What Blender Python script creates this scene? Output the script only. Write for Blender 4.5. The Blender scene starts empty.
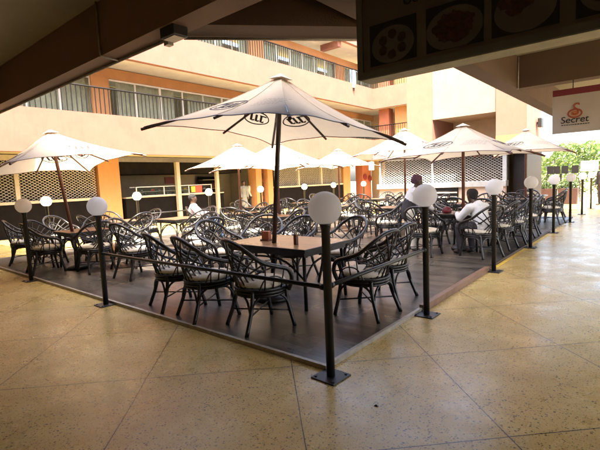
import bpy, bmesh, math, random
from mathutils import Vector, Matrix
random.seed(7)
S = bpy.context.scene
COL = S.collection
PI = math.pi
V = Vector

# ------------------------------------------------------------------ helpers
class MB:
    def __init__(self): self.v = []; self.f = []; self.mi = []; self.m = 0
    def add(self, vs, fs):
        b = len(self.v); self.v += [tuple(p) for p in vs]
        for q in fs: self.f.append([b+i for i in q]); self.mi.append(self.m)
        return self
    def box(self, x0, x1, y0, y1, z0, z1):
        return self.add([(x0,y0,z0),(x1,y0,z0),(x1,y1,z0),(x0,y1,z0),(x0,y0,z1),(x1,y0,z1),(x1,y1,z1),(x0,y1,z1)],
                        [(0,3,2,1),(4,5,6,7),(0,1,5,4),(1,2,6,5),(2,3,7,6),(3,0,4,7)])
    def quad(self, *p): return self.add(p, [tuple(range(len(p)))])
    def tube(self, pts, r, n=8, closed=False):
        pts = [V(p) for p in pts]; N = len(pts)
        rs = r if isinstance(r, (list, tuple)) else [r]*N
        vs = []; fs = []; prev = None
        for i, p in enumerate(pts):
            if closed: t = pts[(i+1) % N]-pts[i-1]
            else: t = pts[min(i+1, N-1)]-pts[max(i-1, 0)]
            t.normalize()
            if prev is None:
                a = V((0,0,1)) if abs(t.z) < .9 else V((1,0,0))
                u = t.cross(a).normalized()
            else:
                u = (prev - t*prev.dot(t))
                u = u.normalized() if u.length > 1e-6 else t.orthogonal().normalized()
            prev = u; w = t.cross(u)
            for k in range(n):
                a = 2*PI*k/n; vs.append(p+(u*math.cos(a)+w*math.sin(a))*rs[i])
        for i in range(N if closed else N-1):
            j = (i+1) % N
            for k in range(n):
                l = (k+1) % n; fs.append((i*n+k, i*n+l, j*n+l, j*n+k))
        if not closed:
            fs.append(tuple(range(n))[::-1]); fs.append(tuple((N-1)*n+k for k in range(n)))
        return self.add(vs, fs)
    def lathe(self, prof, n=24, c=(0,0,0)):
        vs = []; fs = []; N = len(prof)
        for r, z in prof:
            for k in range(n):
                a = 2*PI*k/n; vs.append((c[0]+r*math.cos(a), c[1]+r*math.sin(a), c[2]+z))
        for i in range(N-1):
            for k in range(n):
                l = (k+1) % n; fs.append((i*n+k, i*n+l, (i+1)*n+l, (i+1)*n+k))
        fs.append(tuple(range(n))[::-1]); fs.append(tuple((N-1)*n+k for k in range(n)))
        return self.add(vs, fs)
    def ball(self, c, r, n=12, sz=1.0):
        m = n//2
        return self.lathe([(max(1e-4, r*math.sin(PI*i/m)), -r*sz*math.cos(PI*i/m)) for i in range(m+1)], n, c)
    def build(self, name, mats, parent=None, smooth=False, bevel=0):
        me = bpy.data.meshes.new(name)
        me.from_pydata(self.v, [], self.f)
        for m in (mats if isinstance(mats, (list, tuple)) else [mats]): me.materials.append(m)
        for p, i in zip(me.polygons, self.mi): p.material_index = i; p.use_smooth = smooth
        if bevel:
            bm = bmesh.new(); bm.from_mesh(me)
            bmesh.ops.bevel(bm, geom=[e for e in bm.edges], offset=bevel, segments=2, affect='EDGES', profile=.5)
            bm.to_mesh(me); bm.free()
        me.update()
        o = bpy.data.objects.new(name, me); COL.objects.link(o)
        if parent: o.parent = parent
        return o

def spline(ctrl, n=6, closed=False):
    P = [V(p) for p in ctrl]; out = []; N = len(P)
    segs = N if closed else N-1
    for i in range(segs):
        if closed: p0, p1, p2, p3 = P[i-1], P[i], P[(i+1) % N], P[(i+2) % N]
        else: p0, p1, p2, p3 = P[max(i-1,0)], P[i], P[i+1], P[min(i+2,N-1)]
        for k in range(n):
            t = k/n
            out.append(.5*((2*p1)+(p2-p0)*t+(2*p0-5*p1+4*p2-p3)*t*t+(3*p1-p0-3*p2+p3)*t**3))
    if not closed: out.append(P[-1])
    return out

def tag(o, label=None, cat=None, group=None, kind=None):
    if label: o['label'] = label
    if cat: o['category'] = cat
    if group: o['group'] = group
    if kind: o['kind'] = kind
    return o
def thing(name, label, cat, loc=(0,0,0), rz=0, group=None):
    o = bpy.data.objects.new(name, None); COL.objects.link(o)
    o.empty_display_size = .1
    o.location = loc; o.rotation_euler = (0,0,rz)
    return tag(o, label, cat, group)
def copy_tree(o, parent=None):
    c = o.copy(); COL.objects.link(c)
    if parent: c.parent = parent
    for ch in list(o.children): copy_tree(ch, c)
    return c

# ------------------------------------------------------------------ materials
def mat(name, col, rough=.6, metal=0, noise=0, nscale=6, bump=0, bscale=40, spec=.5, col2=None, coat=0):
    m = bpy.data.materials.new(name); m.use_nodes = True
    nt = m.node_tree; b = nt.nodes['Principled BSDF']
    b.inputs['Roughness'].default_value = rough; b.inputs['Metallic'].default_value = metal
    b.inputs['Specular IOR Level'].default_value = spec
    b.inputs['Coat Weight'].default_value = coat
    c = (*col, 1)
    b.inputs['Base Color'].default_value = c
    tc = nt.nodes.new('ShaderNodeTexCoord')
    if noise or col2:
        n = nt.nodes.new('ShaderNodeTexNoise'); n.inputs['Scale'].default_value = nscale
        n.inputs['Detail'].default_value = 8; n.inputs['Roughness'].default_value = .65
        r = nt.nodes.new('ShaderNodeValToRGB')
        r.color_ramp.elements[0].position = .3; r.color_ramp.elements[1].position = .72
        lo = col2 if col2 else tuple(x*(1-noise) for x in col)
        hi = col if col2 else tuple(min(1, x*(1+noise*.6)) for x in col)
        r.color_ramp.elements[0].color = (*lo, 1); r.color_ramp.elements[1].color = (*hi, 1)
        nt.links.new(tc.outputs['Object'], n.inputs['Vector'])
        nt.links.new(n.outputs['Fac'], r.inputs['Fac']); nt.links.new(r.outputs['Color'], b.inputs['Base Color'])
    if bump:
        n2 = nt.nodes.new('ShaderNodeTexNoise'); n2.inputs['Scale'].default_value = bscale; n2.inputs['Detail'].default_value = 5
        bp = nt.nodes.new('ShaderNodeBump'); bp.inputs['Strength'].default_value = bump; bp.inputs['Distance'].default_value = .02
        nt.links.new(tc.outputs['Object'], n2.inputs['Vector'])
        nt.links.new(n2.outputs['Fac'], bp.inputs['Height']); nt.links.new(bp.outputs['Normal'], b.inputs['Normal'])
    return m

class NG:  # tiny node-graph helper
    def __init__(self, m): self.nt = m.node_tree
    def n(self, t, **kw):
        x = self.nt.nodes.new(t)
        for k, v in kw.items(): setattr(x, k, v)
        return x
    def l(self, a, b): self.nt.links.new(a, b)
    def val(self, sock, v):
        if hasattr(v, 'links') or isinstance(v, bpy.types.NodeSocket): self.l(v, sock)
        else: sock.default_value = v
    def math(self, op, a, b=0, c=None):
        x = self.n('ShaderNodeMath', operation=op); self.val(x.inputs[0], a); self.val(x.inputs[1], b)
        if c is not None: self.val(x.inputs[2], c)
        return x.outputs[0]
    def mix(self, f, a, b, mode='MIX'):
        x = self.n('ShaderNodeMix', data_type='RGBA', blend_type=mode)
        self.val(x.inputs[0], f); self.val(x.inputs[6], a if not isinstance(a, tuple) else (*a,1)); self.val(x.inputs[7], b if not isinstance(b, tuple) else (*b,1))
        return x.outputs[2]
    def ramp(self, f, stops):
        r = self.n('ShaderNodeValToRGB'); e = r.color_ramp.elements
        while len(e) < len(stops): e.new(.5)
        for q, (p, c) in zip(e, stops): q.position = p; q.color = (*c, 1) if isinstance(c, tuple) else (c,c,c,1)
        self.l(f, r.inputs[0]); return r.outputs[0]
    def noise(self, vec, scale, detail=5, rough=.6):
        n = self.n('ShaderNodeTexNoise'); n.inputs['Scale'].default_value = scale; n.inputs['Detail'].default_value = detail
        n.inputs['Roughness'].default_value = rough; self.l(vec, n.inputs['Vector']); return n.outputs['Fac']

def terrazzo():
    m = mat('terrazzo_tile', (.4,.3,.16), .3); g = NG(m); b = g.nt.nodes['Principled BSDF']
    tc = g.n('ShaderNodeTexCoord'); ob = tc.outputs['Object']
    sx = g.n('ShaderNodeSeparateXYZ'); g.l(ob, sx.inputs[0]); x, y = sx.outputs[0], sx.outputs[1]
    u = g.math('MULTIPLY', g.math('ADD', x, y), .70711); v = g.math('MULTIPLY', g.math('SUBTRACT', y, x), .70711)
    wob = g.math('MULTIPLY', g.math('SUBTRACT', g.noise(ob, 1.3, 2), .5), .02)
    def cell(c, off):
        q = g.math('DIVIDE', g.math('ADD', g.math('SUBTRACT', c, off), wob), 1.2)
        return g.math('FLOOR', q), g.math('MULTIPLY', g.math('ABSOLUTE', g.math('SUBTRACT', g.math('FRACT', q), .5)), 1.2)
    iu, du = cell(u, .18); iv, dv = cell(v, 2.25)
    d = g.math('MAXIMUM', du, dv)
    joint = g.math('GREATER_THAN', d, .6-.0038)
    soft = g.n('ShaderNodeMapRange'); soft.inputs['From Min'].default_value = .565; soft.inputs['From Max'].default_value = .6
    g.l(d, soft.inputs['Value'])
    cv = g.n('ShaderNodeCombineXYZ'); g.l(iu, cv.inputs[0]); g.l(iv, cv.inputs[1])
    wn = g.n('ShaderNodeTexWhiteNoise'); g.l(cv.outputs[0], wn.inputs['Vector'])
    base = g.ramp(g.noise(ob, 2.1, 6, .7), [(.3,(.46,.315,.105)),(.5,(.57,.41,.165)),(.72,(.66,.51,.24))])
    base = g.mix(.10, base, g.ramp(wn.outputs['Value'],[(0.,.2),(1.,.8)]), 'OVERLAY')
    hsv = g.n('ShaderNodeHueSaturation'); hsv.inputs['Saturation'].default_value = 1.08; g.l(base, hsv.inputs['Color']); base = hsv.outputs[0]
    fine = g.noise(ob, 120, 3, .7)
    base = g.mix(.55, base, g.ramp(fine, [(.3,.32),(.7,.68)]), 'OVERLAY')
    # marble chips: dark ones with a few pale
    def chips(scale, th, keep):
        vo = g.n('ShaderNodeTexVoronoi'); vo.inputs['Scale'].default_value = scale; vo.inputs['Randomness'].default_value = 1
        g.l(ob, vo.inputs['Vector'])
        sp = g.n('ShaderNodeSeparateColor'); g.l(vo.outputs['Color'], sp.inputs[0])
        size = g.math('MULTIPLY', sp.outputs[1], th)
        return g.math('MULTIPLY', g.math('LESS_THAN', vo.outputs['Distance'], size), g.math('GREATER_THAN', sp.outputs[0], keep))
    base = g.mix(g.math('MULTIPLY', chips(52, .44, .45), .9), base, (.03,.02,.012))
    base = g.mix(g.math('MULTIPLY', chips(95, .48, .5), .8), base, (.05,.035,.018))
    base = g.mix(g.math('MULTIPLY', chips(80, .5, .7), .45), base, (.66,.55,.34))
    sc = g.n('ShaderNodeMapping'); sc.inputs['Scale'].default_value = (1.2,9,1); sc.inputs['Rotation'].default_value = (0,0,.9); g.l(ob, sc.inputs['Vector'])
    scuff = g.ramp(g.noise(sc.outputs[0], 1.6, 8, .8), [(.6,0.),(.74,1.)])
    base = g.mix(g.math('MULTIPLY', scuff, .28), base, (.16,.11,.05))
    # worn stains
    st = g.ramp(g.noise(ob, .55, 7, .72), [(.36,.0),(.66,1.)])
    base = g.mix(g.math('MULTIPLY', st, .30), base, (.24,.17,.07))
    base = g.mix(g.math('MULTIPLY', soft.outputs[0], .10), base, (.14,.10,.05))
    base = g.mix(g.math('MULTIPLY', joint, .95), base, (.02,.014,.008))
    g.l(base, b.inputs['Base Color'])
    ro = g.ramp(g.noise(ob, 1.7, 6, .7), [(.3,.19),(.7,.40)])
    g.l(ro, b.inputs['Roughness'])
    bp = g.n('ShaderNodeBump'); bp.inputs['Strength'].default_value = .25; bp.inputs['Distance'].default_value = .004
    g.l(g.math('SUBTRACT', g.noise(ob, 9, 6), g.math('MULTIPLY', joint, 1.5)), bp.inputs['Height']); g.l(bp.outputs[0], b.inputs['Normal'])
    return m

def planks(name, c0, c1, w=.125, L=1.3, rough=(.28,.5), axis=0):
    m = mat(name, c0, .4); g = NG(m); b = g.nt.nodes['Principled BSDF']
    tc = g.n('ShaderNodeTexCoord'); ob = tc.outputs['Object']
    sx = g.n('ShaderNodeSeparateXYZ'); g.l(ob, sx.inputs[0]); a, c = sx.outputs[axis], sx.outputs[1-axis]
    q = g.math('DIVIDE', c, w); row = g.math('FLOOR', q)
    wr = g.n('ShaderNodeTexWhiteNoise', noise_dimensions='1D'); g.l(row, wr.inputs['W'])
    p = g.math('ADD', g.math('DIVIDE', a, L), g.math('MULTIPLY', wr.outputs['Value'], 7)); colm = g.math('FLOOR', p)
    cv = g.n('ShaderNodeCombineXYZ'); g.l(row, cv.inputs[0]); g.l(colm, cv.inputs[1])
    wn = g.n('ShaderNodeTexWhiteNoise'); g.l(cv.outputs[0], wn.inputs['Vector'])
    gap = g.math('MAXIMUM', g.math('GREATER_THAN', g.math('ABSOLUTE', g.math('SUBTRACT', g.math('FRACT', q), .5)), .5-.018),
                 g.math('GREATER_THAN', g.math('ABSOLUTE', g.math('SUBTRACT', g.math('FRACT', p), .5)), .5-.0018))
    mp = g.n('ShaderNodeMapping'); mp.inputs['Scale'].default_value = (2.5, 42, 1) if axis == 0 else (42, 2.5, 1)
    g.l(ob, mp.inputs['Vector'])
    off = g.n('ShaderNodeVectorMath', operation='ADD'); g.l(mp.outputs[0], off.inputs[0]); g.l(wn.outputs['Color'], off.inputs[1])
    gr = g.noise(off.outputs[0], 1, 6, .7)
    base = g.mix(wn.outputs['Value'], c0, c1)
    base = g.mix(.75, base, g.ramp(gr, [(.3,.2),(.7,.75)]), 'OVERLAY')
    dirt = g.ramp(g.noise(ob, 1.1, 6, .7), [(.4,0.),(.7,1.)])
    base = g.mix(g.math('MULTIPLY', dirt, .15), base, tuple(min(1,c*1.4) for c in c1))
    base = g.mix(g.math('MULTIPLY', gap, .8), base, (.012,.009,.007))
    g.l(base, b.inputs['Base Color'])
    g.l(g.ramp(g.noise(ob, 1.4, 2, .5), [(.2,rough[0]),(.8,rough[1])]), b.inputs['Roughness'])
    bp = g.n('ShaderNodeBump'); bp.inputs['Strength'].default_value = .3; bp.inputs['Distance'].default_value = .004
    g.l(g.math('SUBTRACT', gr, g.math('MULTIPLY', gap, 2)), bp.inputs['Height']); g.l(bp.outputs[0], b.inputs['Normal'])
    return m

def plaster(name, col, stain=.25):
    m = mat(name, col, .85); g = NG(m); b = g.nt.nodes['Principled BSDF']
    tc = g.n('ShaderNodeTexCoord'); ob = tc.outputs['Object']
    mp = g.n('ShaderNodeMapping'); mp.inputs['Scale'].default_value = (3,3,.35); g.l(ob, mp.inputs['Vector'])
    base = g.mix(g.ramp(g.noise(ob, 1.2, 7, .7), [(.35,0.),(.7,1.)]), col, tuple(c*.82 for c in col))
    streak = g.ramp(g.noise(mp.outputs[0], 2.2, 6, .75), [(.52,0.),(.8,1.)])
    base = g.mix(g.math('MULTIPLY', streak, stain), base, tuple(c*.55 for c in col))
    g.l(base, b.inputs['Base Color'])
    bp = g.n('ShaderNodeBump'); bp.inputs['Strength'].default_value = .35; bp.inputs['Distance'].default_value = .01
    g.l(g.noise(ob, 55, 5), bp.inputs['Height']); g.l(bp.outputs[0], b.inputs['Normal'])
    return m

def canvas_mat():
    m = mat('parasol_canvas', (.78,.72,.62), .9); g = NG(m); b = g.nt.nodes['Principled BSDF']
    tc = g.n('ShaderNodeTexCoord'); ob = tc.outputs['Object']
    c = g.ramp(g.noise(ob, 2.5, 6, .7), [(.3,(.60,.52,.41)),(.65,(.69,.61,.50))])
    g.l(c, b.inputs['Base Color']); b.inputs['Specular IOR Level'].default_value = .15
    tr = g.n('ShaderNodeBsdfTranslucent'); tr.inputs['Color'].default_value = (.80,.66,.45,1)
    mx = g.n('ShaderNodeMixShader'); mx.inputs[0].default_value = .34
    out = g.nt.nodes['Material Output']
    g.l(b.outputs[0], mx.inputs[1]); g.l(tr.outputs[0], mx.inputs[2]); g.l(mx.outputs[0], out.inputs[0])
    bp = g.n('ShaderNodeBump'); bp.inputs['Strength'].default_value = .25; bp.inputs['Distance'].default_value = .02
    wv = g.n('ShaderNodeTexNoise'); wv.inputs['Scale'].default_value = 3.2; wv.inputs['Detail'].default_value = 6; wv.inputs['Distortion'].default_value = 1.8; g.l(ob, wv.inputs['Vector'])
    g.l(g.math('ADD', g.math('MULTIPLY', wv.outputs['Fac'], 1.5), g.noise(ob, 9, 4)), bp.inputs['Height']); g.l(bp.outputs[0], b.inputs['Normal'])
    st = g.ramp(g.noise(ob, 1.6, 7, .75), [(.5,0.),(.75,1.)])
    g.l(g.mix(g.math('MULTIPLY', st, .35), c, (.52,.44,.33)), b.inputs['Base Color'])
    return m

def leaf_mat(name, c0, c1):
    m = mat(name, c0, .55); g = NG(m); b = g.nt.nodes['Principled BSDF']
    gi = g.n('ShaderNodeNewGeometry')
    c = g.mix(gi.outputs['Random Per Island'], c0, c1); g.l(c, b.inputs['Base Color'])
    tr = g.n('ShaderNodeBsdfTranslucent'); g.l(c, tr.inputs['Color'])
    mx = g.n('ShaderNodeMixShader'); mx.inputs[0].default_value = .4
    g.l(b.outputs[0], mx.inputs[1]); g.l(tr.outputs[0], mx.inputs[2]); g.l(mx.outputs[0], g.nt.nodes['Material Output'].inputs[0])
    return m

def glass_mat(name, tint=(.9,.95,.92), rough=.02, mixf=.75):
    m = mat(name, tint, rough); g = NG(m); b = g.nt.nodes['Principled BSDF']
    b.inputs['Base Color'].default_value = (.02,.03,.028,1); b.inputs['Specular IOR Level'].default_value = .10
    t = g.n('ShaderNodeBsdfTransparent'); t.inputs[0].default_value = (*tint,1)
    mx = g.n('ShaderNodeMixShader'); mx.inputs[0].default_value = mixf
    g.l(b.outputs[0], mx.inputs[1]); g.l(t.outputs[0], mx.inputs[2]); g.l(mx.outputs[0], g.nt.nodes['Material Output'].inputs[0])
    return m

M = {}
M['terrazzo'] = terrazzo()
M['deck'] = planks('deck_boards', (.034,.029,.024), (.10,.086,.069), w=.09, rough=(.2,.42))
M['tabletop'] = planks('table_wood', (.34,.19,.085), (.46,.27,.125), w=.1, L=3, rough=(.22,.38))
M['darktop'] = planks('dark_table_wood', (.10,.055,.03), (.16,.09,.05), w=.1, L=3, rough=(.25,.42))
M['peach'] = plaster('peach_render', (.25,.108,.075), .38)
M['orange'] = plaster('orange_render', (.42,.20,.075), .22)
M['redcol'] = plaster('red_brown_render', (.34,.11,.055), .2)
M['pierpaint'] = plaster('pier_render', (.26,.128,.085), .3)
M['cream'] = plaster('cream_render', (.31,.215,.145), .3)
M['pinkwall'] = plaster('pink_render', (.66,.50,.40), .2)
M['tan'] = plaster('tan_render', (.50,.36,.22), .25)
M['ceiling'] = plaster('ceiling_paint', (.36,.32,.225), .15)
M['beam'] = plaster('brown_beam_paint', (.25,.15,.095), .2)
M['beamshade'] = plaster('shaded_beam_paint', (.13,.08,.05), .25)  # beam paint darkened to put shade on beams near the open side
M['greysoffit'] = plaster('pale_soffit_paint', (.55,.52,.46), .15)
M['blackmetal'] = mat('black_steel', (.016,.014,.013), .42, noise=.3, nscale=20, bump=.08, bscale=90)
M['rattan'] = mat('dark_rattan', (.011,.009,.008), .38, noise=.5, nscale=30, bump=.25, bscale=60, coat=.12)
M['cushion'] = mat('cream_cushion', (.64,.58,.47), .85, noise=.25, nscale=9, bump=.3, bscale=70)
M['canvas'] = canvas_mat()
M['capcloth'] = mat('cap_cloth', (.62,.55,.45), .9, noise=.15, nscale=9)
M['print'] = mat('dark_print', (.055,.045,.04), .8, noise=.4, nscale=18)
M['faint_print'] = mat('faint_print', (.33,.30,.26), .85, noise=.2, nscale=18)
M['wood'] = mat('dark_stained_wood', (.045,.022,.014), .45, col2=(.022,.012,.009), nscale=12, bump=.1)
M['redwood'] = mat('reddish_wood', (.16,.055,.03), .5, col2=(.09,.03,.018), nscale=12, bump=.1)
def opal():
    m = mat('opal_globe', (.80,.79,.77), .35, noise=.05, nscale=7); g = NG(m); b = g.nt.nodes['Principled BSDF']
    tr = g.n('ShaderNodeBsdfTranslucent'); tr.inputs['Color'].default_value = (.93,.92,.90,1)
    mx = g.n('ShaderNodeMixShader'); mx.inputs[0].default_value = .68
    g.l(b.outputs[0], mx.inputs[1]); g.l(tr.outputs[0], mx.inputs[2]); g.l(mx.outputs[0], g.nt.nodes['Material Output'].inputs[0])
    return m
M['globe'] = opal()
M['trim'] = mat('aluminium_trim', (.38,.34,.28), .45, .3, noise=.3, nscale=14)
M['stepwood'] = mat('step_wood', (.22,.12,.07), .5, noise=.4, nscale=8)
M['yellow'] = mat('yellow_floor_paint', (.62,.40,.04), .55, noise=.35, nscale=10)
M['whiteframe'] = mat('white_window_frame', (.62,.60,.54), .45, noise=.1, nscale=8)
M['silver'] = mat('grey_aluminium', (.48,.48,.47), .42, .35, noise=.15, nscale=6)
M['beigeframe'] = mat('beige_frame', (.36,.32,.23), .5, noise=.15, nscale=6)
M['mesh'] = mat('grille_steel', (.42,.40,.36), .42, .5, noise=.2, nscale=12)
M['glass'] = glass_mat('window_glass', (.9,.93,.9), .03, .9)
M['clear'] = glass_mat('clear_glass', (.88,.92,.9), .02, .85)
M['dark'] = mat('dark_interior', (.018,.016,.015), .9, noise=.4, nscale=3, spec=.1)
M['blackwall'] = mat('black_panel', (.006,.005,.005), .85, noise=.4, nscale=4, spec=.08)
M['greypanel'] = mat('grey_panel', (.14,.135,.14), .6, noise=.2, nscale=5)
M['beigewall'] = mat('beige_inner_wall', (.30,.27,.20), .8, noise=.15, nscale=3)
M['olivecurtain'] = mat('olive_curtain', (.60,.58,.47), .9, noise=.25, nscale=3)
M['railpaint'] = mat('black_rail_paint', (.009,.008,.008), .65, noise=.3, nscale=20, spec=.2)
M['greenglass'] = mat('green_cloth', (.20,.27,.20), .7, noise=.2, nscale=4)
M['red'] = mat('red_paint', (.16,.012,.02), .5, noise=.2, nscale=8)  # red darkened to put shade on the far round discs
M['yellowobj'] = mat('yellow_wrapper', (.6,.42,.05), .5, noise=.2, nscale=8)
M['redobj'] = mat('red_wrapper', (.5,.05,.03), .5, noise=.2, nscale=8)
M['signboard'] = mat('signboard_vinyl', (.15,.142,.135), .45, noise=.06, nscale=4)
M['signframe'] = mat('sign_frame_metal', (.17,.20,.21), .4, .3, noise=.15, nscale=8)
M['signbottom'] = mat('sign_bottom_sheet', (.46,.45,.36), .6, noise=.25, nscale=7)
M['photo_black'] = mat('photo_black', (.012,.012,.014), .4, noise=.3, nscale=8)
M['plate'] = mat('plate_white', (.12,.125,.13), .4, noise=.1, nscale=6)
M['food'] = mat('fried_food', (.06,.035,.025), .6, noise=.7, nscale=28, bump=.3)
M['meat'] = mat('stewed_meat', (.075,.028,.02), .55, noise=.8, nscale=22, bump=.4)
M['ink'] = mat('black_ink', (.015,.013,.013), .5, noise=.2)
M['banner'] = mat('banner_vinyl', (.50,.45,.39), .5, noise=.08, nscale=3)
M['maroon'] = mat('maroon_band', (.20,.03,.04), .5, noise=.1, nscale=5)
M['logo_red'] = mat('logo_red', (.38,.09,.04), .5, noise=.1)
M['logo_orange'] = mat('logo_orange', (.55,.22,.07), .5, noise=.1)
M['leaf'] = leaf_mat('hedge_leaf', (.06,.13,.03), (.24,.34,.10))
M['leaf2'] = leaf_mat('planter_leaf', (.03,.07,.02), (.16,.22,.10))
M['trunk'] = mat('bark', (.10,.07,.045), .9, noise=.5, nscale=9, bump=.5)
M['planter'] = mat('shaded_terracotta', (.04,.015,.011), .7, noise=.3, nscale=6)  # base colour lowered to carry the shade over the planters
M['white'] = mat('white_paint', (.72,.71,.68), .5, noise=.06, nscale=6)
M['pave'] = mat('pale_paving', (.42,.39,.34), .75, noise=.25, nscale=2, bump=.15)
M['skin'] = mat('brown_skin', (.075,.038,.022), .5, noise=.15, nscale=14)
M['hair'] = mat('black_hair', (.008,.007,.006), .8, noise=.4, nscale=50, bump=.6, bscale=120)
M['eye'] = mat('eye_white', (.5,.48,.45), .2, noise=.05)
M['shirt'] = mat('white_shirt', (.66,.66,.66), .9, noise=.12, nscale=8, bump=.5, bscale=14)
M['vest'] = mat('dark_waistcoat', (.022,.022,.026), .8, noise=.3, nscale=10, bump=.4, bscale=18)
M['trouser'] = mat('dark_trousers', (.03,.025,.03), .85, noise=.3, nscale=8, bump=.4, bscale=16)
M['purple'] = mat('purple_headwrap', (.11,.05,.075), .9, noise=.35, nscale=22, bump=.6, bscale=35)
M['jeans'] = mat('blue_denim', (.05,.085,.17), .85, noise=.3, nscale=14, bump=.3, bscale=40)
M['pinktop'] = mat('pink_white_top', (.60,.44,.43), .85, noise=.25, nscale=9, bump=.4, bscale=16)
M['robe'] = mat('grey_robe', (.17,.17,.145), .9, noise=.25, nscale=6, bump=.4, bscale=14)
M['shoe'] = mat('dark_shoe', (.02,.016,.014), .5, noise=.2)
M['menu_red'] = mat('menu_card', (.40,.12,.05), .5, noise=.15, nscale=9)

# ------------------------------------------------------------------ ground
g = MB(); g.quad((-400,-400,0),(400,-400,0),(400,400,0),(-400,400,0))
tag(g.build('ground', M['terrazzo']), kind='structure')
g = MB(); g.quad((-60,19.5,.004),(60,19.5,.004),(60,90,.004),(-60,90,.004))
# northern yard beyond the arcade in pale paving
g.v = [(-3.2,24.5,.004),(40,24.5,.004),(40,90,.004),(-3.2,90,.004)]
tag(g.build('yard_paving', M['pave']), kind='structure')
g = MB(); g.quad((5.3,-60,.004),(40,-60,.004),(40,24.4,.004),(5.3,24.4,.004))  # unseen dark sheet added outside to cut light bouncing into the arcade
tag(g.build('unseen_bounce_cut', mat('dark_outer_sheet', (.055,.053,.05), .85, noise=.3, nscale=3)), kind='structure')
DX0, DX1, DY0, DY1 = -12.05, -2.06, 2.70, 16.4
g = MB(); g.box(DX0, DX1, DY0, DY1, -.05, .035)
tag(g.build('deck', M['deck']), kind='structure')
g = MB(); g.box(DX0-.03, DX1+.035, DY0-.035, DY0, -.02, .041); g.box(DX1, DX1+.035, DY0, 4.55, -.02, .041); g.box(DX0-.03, DX0, DY0, DY1, -.02, .041)
tag(g.build('deck_edge_strip', M['trim']), kind='structure')
g = MB(); g.box(DX1, DX1+.07, 4.553, 7.05, -.02, .075)
tag(g.build('deck_step_board', M['stepwood']), kind='structure')
g = MB(); g.box(DX1, DX1+.03, 7.053, DY1, -.02, .043)
tag(g.build('deck_step_edge', M['wood']), kind='structure')
g = MB(); g.quad((DX1+.034,7.2,.004),(DX1+.11,7.2,.004),(DX1+.11,11.9,.004),(DX1+.034,11.9,.004))
tag(g.build('yellow_line', M['yellow']), kind='structure')

# ------------------------------------------------------------------ arcade we stand in (near building)
arc = thing('arcade_building', 'near arcade with dark brown ceiling beams overhead', 'building', (0,0,0))
BZ, CZ = 3.0, 3.55
# long beam running left (X) and its crossing beam running away (Y), chamfer beam across the corner
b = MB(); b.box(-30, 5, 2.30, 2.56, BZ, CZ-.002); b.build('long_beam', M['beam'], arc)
b = MB(); b.box(-2.14, -1.88, 2.563, 18.2, BZ+.003, CZ-.004); b.build('side_beam', M['beamshade'], arc)
def slanted(p, q, w, z0, z1):
    p, q = V((*p,0)), V((*q,0)); d = (q-p).normalized(); n = V((d.y,-d.x,0))
    m = MB(); a = [p, q, q+n*w, p+n*w]
    m.add([(v.x,v.y,z0) for v in a]+[(v.x,v.y,z1) for v in a], [(0,3,2,1),(4,5,6,7),(0,1,5,4),(1,2,6,5),(2,3,7,6),(3,0,4,7)]); return m
slanted((-3.62,2.566), (-2.143,4.25), .34, BZ+.006, CZ+.4).build('corner_beam', M['beamshade'], arc)
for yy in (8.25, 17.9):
    b = MB(); b.box(-1.877, 5, yy, yy+.28, BZ+.004, CZ-.004); b.build('cross_beam', M['beamshade'], arc)
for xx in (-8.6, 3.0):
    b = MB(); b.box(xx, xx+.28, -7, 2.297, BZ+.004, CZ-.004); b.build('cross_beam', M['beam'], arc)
b = MB(); b.box(-30, 5, -8, 2.56, CZ, CZ+.25); b.box(-2.14, 5, 2.562, 18.2, CZ+.002, CZ+.25); b.build('ceiling', M['ceiling'], arc)
# triangular corner of the ceiling behind the chamfer beam
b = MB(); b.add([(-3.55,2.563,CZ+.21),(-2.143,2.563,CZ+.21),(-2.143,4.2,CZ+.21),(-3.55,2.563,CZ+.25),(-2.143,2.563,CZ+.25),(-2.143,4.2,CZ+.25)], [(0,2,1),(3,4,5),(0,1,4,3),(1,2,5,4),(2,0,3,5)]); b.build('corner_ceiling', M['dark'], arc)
# outer parapet, then the upper block
b = MB(); b.box(-30, -3.66, 2.32, 2.555, CZ+.252, 3.95); b.build('parapet', M['peach'], arc)
b = MB(); b.box(-2.12, 5, -8, 15.4, CZ+.253, 12.6); b.build('upper_shade_block', M['peach'], arc)  # unseen block above the arcade, sized to cast shade on the front parasol
for yy in (8.2,13,17.7):
    b = MB(); b.box(4.4, 4.9, yy, yy+.5, 0, CZ-.003); b.build('outer_pier', M['tan'], arc)
b = MB(); b.box(-30, 4.6, -8.25, -8, 0, CZ-.003); b.build('back_wall', M['tan'], arc)
b = MB(); b.box(4.6, 4.85, -8.25, 2.9, 0, CZ-.003); b.build('side_wall', M['tan'], arc)
# conduits
b = MB(); b.tube([(-14,2.50,BZ-.018),(-3.66,2.50,BZ-.018)], .016, 8); b.build('conduit', M['trim'], arc, True)
b = MB(); b.tube([(-4.62,2.285,CZ),(-4.62,2.285,BZ+.02),(-4.62,2.287,BZ-.012),(-4.62,2.5,BZ-.016)], .011, 8); b.build('conduit', M['trim'], arc, True)
b = MB(); b.tube([(-3.55,2.60,BZ-.014),(-2.17,4.18,BZ-.014)], .014, 8); b.build('conduit', M['trim'], arc, True)
b = MB(); b.tube([(-1.865,8.235,CZ-.01),(-1.865,8.235,BZ-.01)], .014, 8); b.build('conduit', M['trim'], arc, True)
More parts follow.
